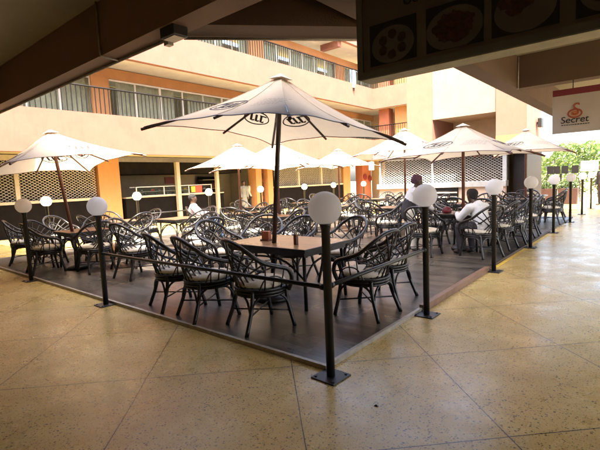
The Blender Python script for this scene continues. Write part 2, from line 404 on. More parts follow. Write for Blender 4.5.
# flood light on the beam corner
fl = thing('floodlight', 'black box floodlight fixed under the brown beam corner', 'floodlight', (-3.42,2.40,BZ))
b = MB(); b.box(-.11,.10,-.08,.08,-.09,.05); b.build('housing', M['blackmetal'], fl, bevel=.01)
b = MB(); b.box(-.09,.08,-.06,.06,-.096,-.0902); b.build('lens', M['trim'], fl)
b = MB(); b.box(-.22,-.15,.03,.09,-.10,-.045); b.tube([(-.18,.06,-.05),(-.15,.05,-.03),(-.108,.0,-.02)], .01, 6); b.build('bracket', M['trim'], fl)

# ------------------------------------------------------------------ text helper
def text_mesh(txt, size, name, material, parent, M4, ext=.003, shear=0, sx=1):
    c = bpy.data.curves.new(name, 'FONT'); c.body = txt; c.size = size; c.extrude = ext; c.shear = shear; c.align_x = 'LEFT'; c.resolution_u = 5
    o = bpy.data.objects.new('tmp', c); COL.objects.link(o)
    dg = bpy.context.evaluated_depsgraph_get()
    me = bpy.data.meshes.new_from_object(o.evaluated_get(dg))
    bpy.data.objects.remove(o); 
    me.transform(Matrix.Diagonal((sx,1,1,1))); me.transform(M4); me.name = name
    me.materials.clear(); me.materials.append(material)
    q = bpy.data.objects.new(name, me); COL.objects.link(q); q.parent = parent
    return q
FRONT = Matrix(((1,0,0,0),(0,0,-1,0),(0,1,0,0),(0,0,0,1)))      # text in XZ plane, facing -Y

# ------------------------------------------------------------------ hanging menu sign
sg = thing('menu_sign', 'large dark hanging menu box with framed food photos', 'sign', (-1.85,3.0,2.34))
W, Hh, D = 2.95, 1.02, .2
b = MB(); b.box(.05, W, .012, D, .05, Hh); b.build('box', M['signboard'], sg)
b = MB(); b.box(0,.05,.0,D,0,Hh); b.box(.05,W,.0,D,.0,.05); b.build('frame', M['signframe'], sg)
b = MB(); b.box(.012,W,.01,D-.01,-.006,-.0005); b.build('bottom_sheet', M['signbottom'], sg)
def food_panel(x0, x1, z0, z1, kind):
    p = MB(); p.box(x0, x1, .006, .0118, z0, z1); po = p.build('photo_panel', M['photo_black'], sg)
    cx, cz = (x0+x1)/2, (z0+z1)/2; rx, rz = (x1-x0)*.46, (z1-z0)*.44
    if kind == 2: rx, rz = (x1-x0)*.5, (z1-z0)*.47
    def ell(mb, cx, cz, rx, rz, y, n=28, bumpy=0):
        pts = []
        for k in range(n):
            a = 2*PI*k/n; f = 1+bumpy*random.uniform(-1,1)
            x = min(max(cx+rx*f*math.cos(a), x0+.002), x1-.002); z = min(max(cz+rz*f*math.sin(a), z0+.002), z1-.002)
            pts.append((x, y, z))
        mb.add(pts, [tuple(range(n))])
    q = MB(); ell(q, cx, cz-.02, rx, rz, .0050); q.build('plate', M['plate'], po)
    q = MB()
    if kind == 1:
        for k in range(6):
            a = 2*PI*k/6+.5; ell(q, cx+rx*.5*math.cos(a), cz-.02+rz*.55*math.sin(a), rx*.2, rz*.26, .0040-.0001*k, 14, .1)
    elif kind == 2:
        ell(q, cx, cz-.01, rx*.72, rz*.7, .0040, 40, .12)
    else:
        for k in range(7):
            ell(q, cx+random.uniform(-.6,.6)*rx, cz+random.uniform(-.5,.5)*rz, rx*.3, rz*.3, .0040-.0001*k, 14, .2)
    q.build('dish', M['food' if kind == 1 else 'meat'], po)
food_panel(.115,.495,.08,.385,1)
food_panel(.570,.960,.08,.385,2)
food_panel(1.01,1.39,.08,.385,3)
food_panel(1.47,1.85,.08,.385,1)
food_panel(1.93,2.31,.08,.385,2)
text_mesh('OUR', .085, 'lettering', M['ink'], sg, Matrix.Translation((.395,.010,.462)) @ FRONT, .002)
b = MB(); b.box(.3,.34,.08,.12,Hh,1.21); b.box(2.4,2.44,.08,.12,Hh,1.21); b.build('hanger', M['blackmetal'], sg)

# ------------------------------------------------------------------ banner sign with S emblem
bs = thing('banner_sign', 'pale hanging sign with maroon band and swirly red S emblem', 'sign', (-1.335,8.2,2.165))
b = MB(); b.box(0,1.75,0,.05,0,.60); b.build('board', M['banner'], bs)
b = MB(); b.box(0,1.75,-.003,.053,.602,.70); b.build('band', M['maroon'], bs)
text_mesh('S', .27, 'emblem', M['logo_red'], bs, Matrix.Translation((.265,-.006,.275)) @ FRONT, .003, .15, .85)
b = MB()
def ring(mb, cx, cz, rx, rz, y, w, n=28):
    o = [(cx+rx*math.cos(2*PI*k/n), y, cz+rz*math.sin(2*PI*k/n)) for k in range(n)]
    i = [(cx+(rx-w)*math.cos(2*PI*k/n), y, cz+(rz-w)*math.sin(2*PI*k/n)) for k in range(n)]
    mb.add(o+i, [(k,(k+1)%n,n+(k+1)%n,n+k) for k in range(n)])
ring(b, .315,.30,.105,.075,-.004,.025); b.build('swirl', M['logo_red'], bs)
b = MB(); pts = [(.315+.06*math.cos(2*PI*k/20), -.0045, .30+.042*math.sin(2*PI*k/20)) for k in range(20)]; b.add(pts,[tuple(range(20))]); b.build('swirl_centre', M['logo_orange'], bs)
text_mesh('Secret', .15, 'lettering', M['ink'], bs, Matrix.Translation((.115,-.004,.155)) @ FRONT, .002, .12, 1.0)
b = MB(); x = .13
for k in range(12):
    w = random.uniform(.015,.035); b.box(x, x+w, -.003, -.001, .118, .131); x += w+.009
b.build('small_print', M['ink'], bs)
b = MB()
for xx in (.28,1.45): b.tube([(xx,.025,.70),(xx,.035,.84)], .008, 6)
b.build('hook', M['blackmetal'], bs)

# ------------------------------------------------------------------ left courtyard building (facade faces +X)
FX = -16.0
lb = thing('courtyard_building', 'peach three storey block with shops below and railed balconies', 'building', (0,0,0))
Y0, Y1 = -6, 28.0
def fascia(z0, z1, m='peach'):
    b = MB(); b.box(FX-.25, FX, Y0, Y1+.25, z0, z1); b.box(FX+.003, -8.3, Y1, Y1+.25, z0, z1); b.build('balcony_band', M[m], lb)
fascia(2.95, 4.42); fascia(6.65, 8.10)
fascia(10.7, 11.2)
for z in (2.97, 6.67, 10.72):      # slabs behind bands
    b = MB(); b.box(FX-5.2, FX-.253, Y0, Y1+3, z, z+.2); b.box(FX-.25, -8.3, Y1+.253, Y1+3, z, z+.2); b.build('floor_slab', M['greysoffit' if z>4 else 'ceiling'], lb)
def railing(z, p, q, gap=.17):
    p, q = V((*p,z)), V((*q,z)); L = (q-p).length; d = (q-p)/L
    r = thing('railing', None, None); r.parent = lb
    b = MB(); b.tube([p+V((0,0,.98)), q+V((0,0,.98))], .032, 8); b.build('handrail', M['railpaint'], r, True)
    b = MB(); n = int(L/gap)
    for k in range(n+1):
        c = p+d*(k*L/n); b.box(c.x-.014,c.x+.014,c.y-.014,c.y+.014,z-.02,z+.965)
    b.build('bars', M['railpaint'], r)
railing(4.42, (FX-.1, Y0), (FX-.1, Y1+.1)); railing(8.10, (FX-.1, Y0), (FX-.1, Y1+.1))
railing(4.42, (FX, Y1+.1), (-8.3, Y1+.1)); railing(8.10, (FX, Y1+.1), (-8.3, Y1+.1))
# recess walls with windows on the two upper floors
RX = FX-1.7
for z, cols in ((4.42, [(8.26,9.0),(17.6,18.5),(26.6,27.6)]), (8.10, [(8.4,9.1),(17.3,18.4),(25.8,26.8)])):
    top = z+2.22
    b = MB(); b.box(RX-.2, RX, Y0, Y1+3, top-.42, top); b.build('lintel', M['orange'], lb)
    prev = Y0
    for (a, c) in cols+[(Y1+2.6, Y1+3)]:
        if c < Y1+1:
            b = MB(); b.box(RX-.25, RX+.06, a, c, z-.01, top-.423); b.build('pier', M['orange'], lb)
        # window between prev and a
        wt = top-.425
        f = MB(); f.box(RX-.14, RX-.06, prev, a, wt-.07, wt); f.box(RX-.14,RX-.06,prev,a,z,z+.06)
        y = prev; k = 0; n = max(1, round((a-prev)/1.15)); st = (a-prev)/n; 
        for k in range(n+1):
            w = .10 if k % 3 == 2 else .05
            f.box(RX-.143, RX-.057, max(prev,y-w/2), min(a,y+w/2), z+.06, wt-.07); y += st
        fo = f.build('window', M['whiteframe'], lb)
        p = MB(); p.box(RX-.105, RX-.095, prev, a, z+.06, wt-.07); p.build('pane', M['glass'], fo)
        prev = c
    bl = MB(); yb = Y0; kk = 0
    while yb < Y1+2.5:
        wv_ = random.uniform(.7,1.2)
        if kk % 4 != 3:
            n_ = 8
            for q in range(n_):
                ya, yc = yb+wv_*q/n_, yb+wv_*(q+1)/n_; xa, xc = RX-.32+.02*(q%2), RX-.32+.02*((q+1)%2)
                bl.quad((xa,ya,z+.08),(xc,yc,z+.08),(xc,yc,top-.45),(xa,ya,top-.45))
        yb += wv_; kk += 1
    bl.build('curtain', M['olivecurtain'], lb)
    # dim rooms behind the glass
    b = MB(); b.box(RX-3.2, RX-3.1, Y0, Y1+3, z, top); b.build('room_wall', M['beigewall'], lb)
# green curtain behind the left window of first floor
b = MB()
pts = []; 
for k in range(61):
    y = 4.2+k*4.0/60; pts.append((RX-.35+.035*math.sin(k*1.3), y))
for k in range(60):
    b.quad((pts[k][0],pts[k][1],4.45),(pts[k+1][0],pts[k+1][1],4.45),(pts[k+1][0],pts[k+1][1],6.2),(pts[k][0],pts[k][1],6.2))
b.build('curtain', M['greenglass'], lb)
# roof soffit beams on top floor
for yy in (20.5, 24.0):
    b = MB(); b.box(FX-1.69, FX-.26, yy, yy+.4, 10.35, 10.718); b.build('roof_beam', M['peach'], lb)
# dark notice board under band two, far end
b = MB(); b.box(RX+.02, RX+.12, 22.2, 24.6, 5.95, 6.5); b.build('vent_panel', M['greypanel'], lb)
# far wing recess facing us
b = MB(); b.box(FX-2, -8.3, Y1+2.9, Y1+3.1, 0, 10.7); b.build('rear_wall', M['tan'], lb)
for x0, x1, m in ((-15.9,-15.1,'redcol'),(-14.6,-13.7,'orange'),(-9.5,-8.6,'orange')):
    for z0, z1 in ((4.421,6.66),(8.101,10.71)):
        b = MB(); b.box(x0,x1,Y1+.6,Y1+1.3,z0,z1); b.build('pier', M[m], lb)
GX = FX-1.3
# ground floor piers (set back under the balcony)
for a, c, m in ((8.05,8.94,'orange'),(16.9,17.35,'orange'),(17.85,18.27,'orange'),(25.7,26.6,'orange'),(28.3,29.6,'redcol')):
    b = MB(); b.box(GX-.6, GX+.02, a, c, 0, 2.948); b.build('ground_pier', M[m], lb)
b = MB(); b.box(GX-.35,GX-.3,17.352,17.848,0,2.9); b.build('carved_door', M['redwood'], lb)
b = MB()
for zz in (.5,1.0,1.5,2.0,2.5):
    b.box(GX-.297,GX-.27,17.45,17.75,zz-.16,zz+.16)
b.build('carving', M['wood'], lb)
# end walls between shops
for yy in (2.2, 8.15, 17.5, 25.9):
    b = MB(); b.box(FX-4.2, GX-.603, yy, yy+.2, 0, 2.965); b.build('party_wall', M['beigewall'], lb)
b = MB(); b.box(FX-4.4, FX-4.2, Y0, Y1+3, 0, 2.965); b.build('shop_back_wall', M['beigewall'], lb)
b = MB(); b.box(FX-4.19, GX-1.2, 8.95, 16.9, 2.25, 2.95); b.build('dark_upper_block', M['dark'], lb)  # dark block filling the upper shop space above the beige wall

def clip_line(p, d, x0, x1, z0, z1):
    t0, t1 = -1e9, 1e9
    for a, da, lo, hi in ((p[0],d[0],x0,x1),(p[1],d[1],z0,z1)):
        if abs(da) < 1e-9: continue
        u, w = (lo-a)/da, (hi-a)/da
        t0 = max(t0, min(u,w)); t1 = min(t1, max(u,w))
    return (t0, t1) if t1-t0 > .01 else None
def diamond(mb, a0, a1, z0, z1, place, sp=.15, r=.009, ratio=.62):
    n = int(((a1-a0)*ratio+(z1-z0))/(sp*ratio))+2
    for s in (1,-1):
        for k in range(-1, n+1):
            z = (z0 if s < 0 else z0-(a1-a0)*ratio) + k*sp*ratio
            if s < 0: p, d = (a0, z), (1, -ratio)
            else: p, d = (a0, z), (1, ratio)
            c = clip_line(p, d, a0, a1, z0, z1)
            if c:
                q0 = (p[0]+d[0]*c[0], p[1]+d[1]*c[0]); q1 = (p[0]+d[0]*c[1], p[1]+d[1]*c[1])
                mb.tube([place(*q0, s*.004), place(*q1, s*.004)], r, 4)
def grille_shop(a0, a1, mulls, zc, name, label):
    t = thing(name, label, 'shopfront', (GX,(a0+a1)/2,0)); oy = (a0+a1)/2
    b = MB(); b.box(-.12,.03,a0-oy,a1-oy,0,zc-.1); b.build('low_wall', M['blackwall'], t)
    b = MB(); b.box(-.16,.05,a0-oy,a1-oy,zc-.097,zc); b.build('sill', M['beigeframe'], t)
    b = MB(); b.box(-.15,.0,a0-oy,a1-oy,2.75,2.94)
    for y in mulls: b.box(-.14,.01,y-.07-oy,y+.07-oy,zc+.002,2.748)
    b.build('frame', M['beigeframe'], t)
    ys = [a0]+mulls+[a1]
    for k in range(len(ys)-1):
        b = MB(); diamond(b, ys[k]+.07-oy, ys[k+1]-.07-oy, zc, 2.75, lambda a,z,o: (-.06+o,a,z), .17, .011); b.build('grille', M['mesh'], t)
    b = MB(); b.box(-.9,-.85,a0-oy,a1-oy,zc-.6,2.94); b.build('dark_interior_sheet', M['dark'], t)  # dark sheet standing in for the shaded shop interior
    return t
grille_shop(2.45, 8.02, [5.16], 1.29, 'shopfront', 'closed shop with diamond grille over black wall behind left parasol')
grille_shop(18.4, 25.6, [20.7, 23.1], 1.36, 'shopfront', 'far shop with diamond grille and low black wall left of red pier')

# food counter
fc = thing('food_counter', 'dark food counter with glass display case and beige posts', 'counter', (GX,12.4,0))
def L(y): return y*1.081-12.43
b = MB(); b.box(-.75,.05,L(8.45),L(13.4),0,1.17); b.build('base', M['blackwall'], fc)
b = MB(); b.box(-.78,.09,L(8.45),L(13.4),1.173,1.22); b.build('worktop', M['beigeframe'], fc)
b = MB()
for zz in (1.225,1.62): 
    b.box(.03,.07,L(8.9),L(12.7),zz,zz+.035); b.box(-.5,-.46,L(8.9),L(12.7),zz,zz+.035)
for y in (8.9,10.15,11.4,12.66): b.box(.028,.072,L(y),L(y)+.04,1.26,1.62)
b.build('case_frame', M['silver'], fc)
b = MB(); b.box(.045,.051,L(8.94),L(12.66),1.262,1.618); b.build('case_glass', M['clear'], fc)
b = MB(); b.box(-.45,.02,L(8.95),L(12.65),1.42,1.435); b.build('shelf', M['silver'], fc)
for y0, w in ((10.8,.18),(12.95,.16)):
    b = MB(); b.box(.095,.095+w,L(y0)-w/2,L(y0)+w/2,0,2.72); b.build('post', M['beigeframe'], fc)
b = MB(); b.box(-.2,.0,L(8.3),L(15.6),2.74,2.945); b.build('fascia_panel', M['greypanel'], fc)
for k in range(16):
    y = 9.05+k*.22; z = 1.436 if k % 2 else 1.262
    m = 'yellowobj' if 11.3 < y < 11.6 else 'redobj' if 11.6 <= y < 12.0 or k == 3 else 'plate'
    f = MB(); f.lathe([(.05,0),(.085,.02),(.07,.07),(.02,.09)], 10)
    o = f.build('dish_of_food', M[m]); o.location = (GX-.12-.12*(k%3), y*1.081, z); tag(o, 'small dish of food inside the glass display case', 'dish', 'dishes in the display case')
o = MB().box(-.02,.02,-.28,.28,-.18,.18).build('price_board', M['red']); o.location = (FX-4.17,13.2,1.95); tag(o, 'small red board on the beige wall behind the food counter', 'sign')
o = MB().box(-.02,.02,-.2,.2,-.16,.16).build('notice_board', M['redobj']); o.location = (GX+.08,12.86,1.44); 
tag(o, 'red and yellow price card on the display case', 'sign')
y_ = MB().box(-.019,.021,-.42,-.203,-.14,.14).build('yellow_panel', M['yellowobj'], o)
def crate_shelf():
    t = thing('drinks_rack', 'dim back shelf with bottles behind the food counter', 'shelf', (FX-3.7,15.6,0))
    b = MB()
    for z in (.4,.9,1.4,1.9): b.box(-.25,.25,-.7,.7,z,z+.03)
    b.build('shelf_board', M['beigeframe'], t)
    b = MB()
    for z in (.43,.93,1.43):
        for k in range(12): b.lathe([(.04,0),(.04,.18),(.015,.24),(.015,.3)], 8, (0,-.62+k*.11,z))
    b.build('bottles', M['redwood'], t)
    b = MB(); b.box(-.27,-.255,-.7,.7,0,2.1); b.build('back_panel', M['dark'], t)
crate_shelf()

# red round discs and lamp box near the kiosk, tube light up on the railing
for (x,y,z) in ((GX+.06,28.6,1.75),(GX+.06,29.3,1.62)):
    t = thing('round_sign', 'left red round sign on the far red pier' if y < 27 else 'right red round sign on the far red pier', 'sign', (x,y,z), 0, 'red discs on the far pier')
    b = MB(); b.lathe([(.21,0),(.24,.02),(.24,.04),(.21,.05)], 24); d = b.build('disc', M['red'], t); d.rotation_euler = (0,PI/2,0)
t = thing('tube_lamp', 'white vertical tube fixed on the second floor balcony rail', 'lamp', (FX+.06,25.3,7.6))
b = MB(); b.box(-.05,.05,-.09,.09,.2,1.35); b.build('tube', M['white'], t, bevel=.02)
b = MB(); b.box(-.04,.04,-.05,.05,.0,.2); b.build('bracket', M['blackmetal'], t)

# ------------------------------------------------------------------ right block with big piers
rb = thing('pier_building', 'right block with two broad peach piers and cream parapet', 'building', (0,0,0))
b = MB(); b.box(-9.56,-8.27,20,22.8,0,9.5); b.build('pier', M['pierpaint'], rb)
b = MB(); b.box(-5.40,-4.18,20,22.8,3.2,9.5); b.build('pier', M['pierpaint'], rb)
b = MB(); b.box(-5.405,-4.175,19.995,22.805,0,3.198); b.build('pier_base', M['orange'], rb)
b = MB(); b.box(-8.267,-5.403,20.06,20.3,4.25,7.1); b.build('parapet', M['cream'], rb)
b = MB(); b.box(-8.267,-5.403,20.303,24.5,4.3,4.5); b.build('slab', M['tan'], rb)
b = MB(); b.box(-9.5,-4.2,22.81,23.0,0,9.4); b.build('rear_wall', M['tan'], rb)
# flood light
t = thing('floodlight', 'small black floodlight on side of right peach pier', 'floodlight', (-4.1,21.9,3.75))
b = MB(); b.box(-.08,.0,-.03,.03,-.05,.05); b.build('bracket', M['blackmetal'], t)
b = MB(); b.box(0,.16,-.22,.22,-.2,.2); b.build('housing', M['blackmetal'], t, bevel=.02)

# ------------------------------------------------------------------ kiosk
ki = thing('kiosk', 'pink walled kiosk with diamond roller grilles and grey sill', 'kiosk', (-6.5,17.0,0))
x0, x1 = -3.02, 2.25
b = MB(); b.box(x0,x1,.0,.2,0,1.08); b.box(x0,x0+.2,.203,2.6,0,1.08); b.build('low_wall', M['pinkwall'], ki)
b = MB(); b.box(x0-.05,x1+.05,-.14,.25,1.083,1.30); b.build('sill', M['silver'], ki, bevel=.01)
b = MB(); b.box(x0,x0+.09,.02,.12,1.302,2.35); b.box(x1-.1,x1+.04,-.02,.12,1.302,2.4); b.box(-.6,-.52,.02,.12,1.302,2.35)
b.box(x0,x1,.02,.12,2.302,2.352); b.build('frame', M['silver'], ki)
for a, c in ((x0+.09,-.6),(-.52,x1-.1)):
    b = MB(); diamond(b, a, c, 1.30, 2.30, lambda a,z,o: (a,.07+o,z), .16, .012); b.build('grille', M['mesh'], ki)
b = MB(); b.box(x0-.15,3.0,-.25,2.9,2.41,2.62); b.build('roof', M['greypanel'], ki)
b = MB(); b.box(x0,x1,2.3,2.4,0,2.405); b.build('back_wall', M['beigewall'], ki)
b = MB(); b.box(x0+.02,x1-.02,.55,.6,0,2.4); b.build('dark_inner_sheet', M['wood'], ki)  # dark sheet in place of the unlit inside of the kiosk
b = MB(); b.box(2.88,2.96,.0,2.6,0,2.405); b.box(2.3,2.878,.9,.95,0,2.405); b.build('side_door', M['wood'], ki)
# shelf niche set in the low wall
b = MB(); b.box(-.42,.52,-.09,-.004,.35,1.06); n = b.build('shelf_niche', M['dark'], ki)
b = MB()
for z in (.50,.68,.86): b.box(-.40,.50,-.12,-.092,z,z+.05)
b.build('shelf', M['greysoffit'], n)
t = thing('white_lamp_box', 'white boxy lamp at the left end of the kiosk', 'lamp', (-9.75,16.75,2.1))
b = MB(); b.box(-.1,.1,-.08,.08,-.15,.22); b.build('body', M['white'], t, bevel=.015)
b = MB(); b.tube([(0,0,.22),(0,.05,.35),(.12,.1,.42)], .012, 6); b.build('bracket', M['blackmetal'], t)

# ------------------------------------------------------------------ lamp posts
def make_lamp():
    t = thing('globe_lamp', '', 'lamp post')
    b = MB(); b.box(-.115,.115,-.115,.115,0,.012)
    b.build('base_plate', M['blackmetal'], t, bevel=.003)
    b = MB(); b.lathe([(.034,.012),(.034,1.2),(.043,1.205),(.043,1.235),(.03,1.24)], 20); b.build('pole', M['blackmetal'], t, True).data.polygons[-1].use_smooth = False
    R = .129; b = MB(); b.lathe([(max(.001,R*math.sin(a)), 1.345-R*math.cos(a)) for a in [.30+(PI-.30)*k/20 for k in range(21)]], 40); b.build('globe', M['globe'], t, True)
    b = MB(); b.lathe([(.05,1.222),(.052,1.226),(.052,1.240),(.046,1.244)], 20); b.build('collar', M['blackmetal'], t, True)
    for sx in (-.085,.085):
        for sy in (-.085,.085): b = MB(); b.lathe([(.012,.012),(.012,.02),(.006,.022)], 6, (sx,sy,0)); b.build('bolt', M['blackmetal'], t)
    return t
lamp0 = make_lamp(); used = [0]
GL = 'globe lamps round the deck'
def lamp(x, y, label, z=0, tilt=0):
    o = lamp0 if not used[0] else copy_tree(lamp0); used[0] = 1
    o.location = (x,y,z); o.rotation_euler = (tilt,0,random.uniform(-.05,.05)); tag(o, label, 'lamp post', GL)
RX_ = -1.93
ry = [2.60,4.45,7.06,9.66,12.25,15.0,17.7,20.4]
rl = ['nearest globe lamp, at the front corner of the deck','globe lamp right of the corner lamp, ending the front rail',
 'globe lamp right of the seated man in white shirt','globe lamp on right edge beside the right peach pier','globe lamp beyond yellow line on the right deck edge',
 'globe lamp at the far end of the right deck edge','globe lamp past the deck in front of the planters','farthest globe lamp on the right, before the hedge']
for y, l in zip(ry, rl): lamp(RX_, y, l)
lamp(-5.70, 2.60, 'globe lamp left of the front parasol, ending the left rail'); lamp(-8.52, 2.60, 'globe lamp at far left of the front deck edge')
ly = [4.1,6.55,9.2,11.7,14.4,16.6]
ll = ['globe lamp on left deck edge behind the leaning parasol','globe lamp before the food counter beside the orange pier','globe lamp in front of the red and yellow price card',
 'globe lamp before the twin orange piers','globe lamp before the middle of the far grille shop','globe lamp at right end of the far grille shop']
for y, l in zip(ly, ll): lamp(-11.75, y, l)
lamp(-10.7, 17.6, 'globe lamp left of the kiosk near the red pier')
def rail(p, q, label):
    t = thing('barrier_rail', label, 'rail', ((p[0]+q[0])/2,(p[1]+q[1])/2,0), 0, 'rails between the lamp posts')
    c = V(t.location); a, d = V(p)-c, V(q)-c
    b = MB(); b.tube([a, d], .018, 10); b.build('bar', M['blackmetal'], t, True)
    u = (d-a).normalized()
    b = MB(); b.tube([a, a+u*.03], .026, 10); b.build('end_socket', M['blackmetal'], t, True)
    b = MB(); b.tube([d-u*.03, d], .026, 10); b.build('end_socket', M['blackmetal'], t, True)
rail((-1.965,2.6,.725), (-5.665,2.6,.71), 'black rail along the front deck edge left of corner lamp')
rail((-1.93,2.635,.735), (-1.93,4.415,.75), 'black rail right of the corner lamp')
rail((-11.75,6.59,.8), (-11.75,9.16,.8), 'black rail in front of the food counter')

# ------------------------------------------------------------------ parasols
def make_parasol(a=1.17, za=2.78, zr=2.06, skip=None, wood='wood', name='parasol', rep=.13):
    t = thing(name, '', 'parasol')
    apex = V((0,0,za)); C4 = [V((-a,-a,zr)), V((a,-a,zr)), V((a,a,zr)), V((-a,a,zr))]
    def P(k, s, tt, off=0):
        def raw(s, tt):
            c1, c2 = C4[k], C4[(k+1) % 4]
            r = c1.lerp(c2, (tt+1)/2); q = 1-tt*tt
            r = r + (apex-r)*rep*q
            p = apex + (r-apex)*s
            p.z -= .16*(za-zr)*4*s*(1-s)*.55 + .012*math.sin(abs(tt)*PI*2)*s
            return p
        p = raw(s, tt)
        if off:
            e = 1e-3; n = (raw(s+e,tt)-p).cross(raw(s,tt+e)-p).normalized()
            if n.z < 0: n = -n
            p = p+n*off
        return p
    b = MB(); NS, NT = 8, 14
    for k in range(4):
        vs = [P(k, .04+.96*i/NS, -1+2*j/NT) for i in range(NS+1) for j in range(NT+1)]
        fs = [(i*(NT+1)+j, i*(NT+1)+j+1, (i+1)*(NT+1)+j+1, (i+1)*(NT+1)+j) for i in range(NS) for j in range(NT)]
        b.add(vs, fs)
    can = b.build('canopy', M['canvas'], t, True)
    b = MB()                                         # valance hem stitched along the rim
    for k in range(4): b.tube([P(k,1.0,-1+2*j/16)-V((0,0,.004)) for j in range(17)], .006, 5)
    b.build('hem', M[wood], can)
    b = MB()
    for k in range(4):
        for tt in (-.995,0): b.tube([P(k,.06+.92*i/10,tt,.003) for i in range(11)], .0035, 4)
    b.build('seam', M['canvas'], can)
    b = MB(); vs = [V((-.11,-.11,za-.035)),V((.11,-.11,za-.035)),V((.11,.11,za-.035)),V((-.11,.11,za-.035)),V((0,0,za+.035))]
    b.add(vs,[(0,1,4),(1,2,4),(2,3,4),(3,0,4),(0,3,2,1)]); b.build('top_cap', M['capcloth'], can)
    for k in range(4):                               # corner ribs and mid ribs
        for tt, r in ((-1,.017),(0,.014)):
            tip = P(k,1.0,tt); mid = P(k,.5,tt); root = V((0,0,za-.09))
            e = tip + (tip-mid).normalized()*.035
            m_ = MB(); m_.tube([root+(tip-root).normalized()*.05, mid-V((0,0,.035)), e-V((0,0,.025))], [r*.9,r,r*1.15], 6); rbo = m_.build('rib', M[wood], t)
            m_ = MB(); h = V((0,0,zr+.30)); j = P(k,.48,tt)-V((0,0,.05)); dd = (j-h); dd.z = 0; dd.normalize(); m_.tube([h+dd*.05, j], .010, 6); m_.build('strut', M[wood], rbo)
    b = MB(); b.lathe([(.03,-.05),(.055,-.04),(.055,.05),(.03,.06)], 12, (0,0,zr+.30)); b.lathe([(.03,0),(.06,.01),(.06,.08),(.03,.09)], 12, (0,0,za-.15)); b.build('hub', M[wood], t)
    b = MB(); b.lathe([(.031,.05),(.031,zr),(.027,za)], 14); b.build('pole', M[wood], t, True)
    b = MB(); b.lathe([(.22,0),(.24,.015),(.24,.05),(.2,.07),(.05,.085),(.045,.25),(.036,.26)], 24); b.build('base', M['blackmetal'], t, True)
    # printed emblem: ring with three slanted hooked strokes
    def emb(k, side, s0=.60, faint=False, text=True):
        m_ = MB(); hw = s0*a
        SC = 1.42
        def at(u, v, o): u = u*SC; v = v*SC; return P(k, s0+v/1.35, side*.37+u/(a*(s0+v/1.35)), o)
        def slab(poly):
            n = len(poly); m_.add([at(u,v,.005) for u,v in poly]+[at(u,v,-.005) for u,v in poly], [tuple(range(n)), tuple(range(2*n-1,n-1,-1))]+[(i,(i+1)%n,n+(i+1)%n,n+i) for i in range(n)])
        N = 28
        for i in range(N):
            a0, a1 = 2*PI*i/N, 2*PI*(i+1)/N
            slab([(.20*math.cos(a0),.105*math.sin(a0)),(.20*math.cos(a1),.105*math.sin(a1)),(.186*math.cos(a1),.091*math.sin(a1)),(.186*math.cos(a0),.091*math.sin(a0))])
        q = -1 if k in (0,1) else 1
        for c in (-.10,-.02,.06):
            slab([(c+.035,-.055),(c+.07,-.055),(c+.03,.045),(c-.005,.045)])
            slab([(c-.03,.02),(c-.002,.035),(c+.0,.052),(c-.035,.045)])
        slab([(-.13,-.062),(-.02,-.062),(-.025,-.048),(-.135,-.048)])
        m_.build('emblem', M['faint_print' if faint else 'print'], can)
        if text:
            m_ = MB()
            for i in range(5):
                v = -.07+.036*i
                u = -.14-side*.50
                x = u
                while x < u+.30:
                    w = random.uniform(.02,.05); slab_t = [(x,v),(x+w,v),(x+w,v+.007),(x,v+.007)]
                    n = 4; m_.add([at(p,q_,.004) for p,q_ in slab_t], [tuple(range(4))]); x += w+.012
            m_.build('fine_print', M['faint_print'], can)
    for k in range(4):
        if k == skip: continue
        emb(k, -1 if k in (0,3) else 1, text=(k==0), faint=False)
    return t
PG = 'square white parasols over the deck'
main = make_parasol(skip=1, za=2.86, zr=2.14); tag(main, 'large greyish cream parasol at the front with dark pole through wooden table', 'parasol', PG)
main.location = (-3.84,3.93,.035); main.rotation_euler = (Matrix.Rotation(.088,3,V((-.643,.766,0))) @ Matrix.Rotation(.02,3,'Z')).to_euler()
par0 = make_parasol(wood='redwood')
def parasol(x, y, label, za, sc=1, rz=0, tilt=(0,0), first=[1]):
    o = par0 if first[0] else copy_tree(par0); first[0] = 0
    o.location = (x,y,.035); o.rotation_euler = (tilt[0],tilt[1],rz); k = za/2.78
    o.scale = (sc,sc,k); tag(o, label, 'parasol', PG)
parasol(-8.75,3.55, 'white parasol at far left leaning on a reddish pole', 2.72, 1.0, .03)
par0.rotation_euler = (Matrix.Rotation(-.125,3,V((-.643,.766,0))) @ Matrix.Rotation(.03,3,'Z')).to_euler()
parasol(-2.98,8.75, 'cream parasol at right over the seated man, before the kiosk', 2.52, 1.02, -.02)
parasol(-3.0,14.3, 'cream parasol farthest right, partly hidden by the pale sign', 2.80, 1.0, .05)
parasol(-6.05,12.45, 'white parasol just left of the broad cream one, under peach pier', 3.02, 1.02, .02)
parasol(-7.26,7.85, 'sunlit white parasol directly behind the front parasol pole', 2.52, 1.0, -.03)
parasol(-9.9,8.95, 'sunlit white parasol in front of the food counter', 2.75, .96, .04)
parasol(-9.5,13.8, 'small distant white parasol before the far grille shop', 2.72, 1.0, 0)

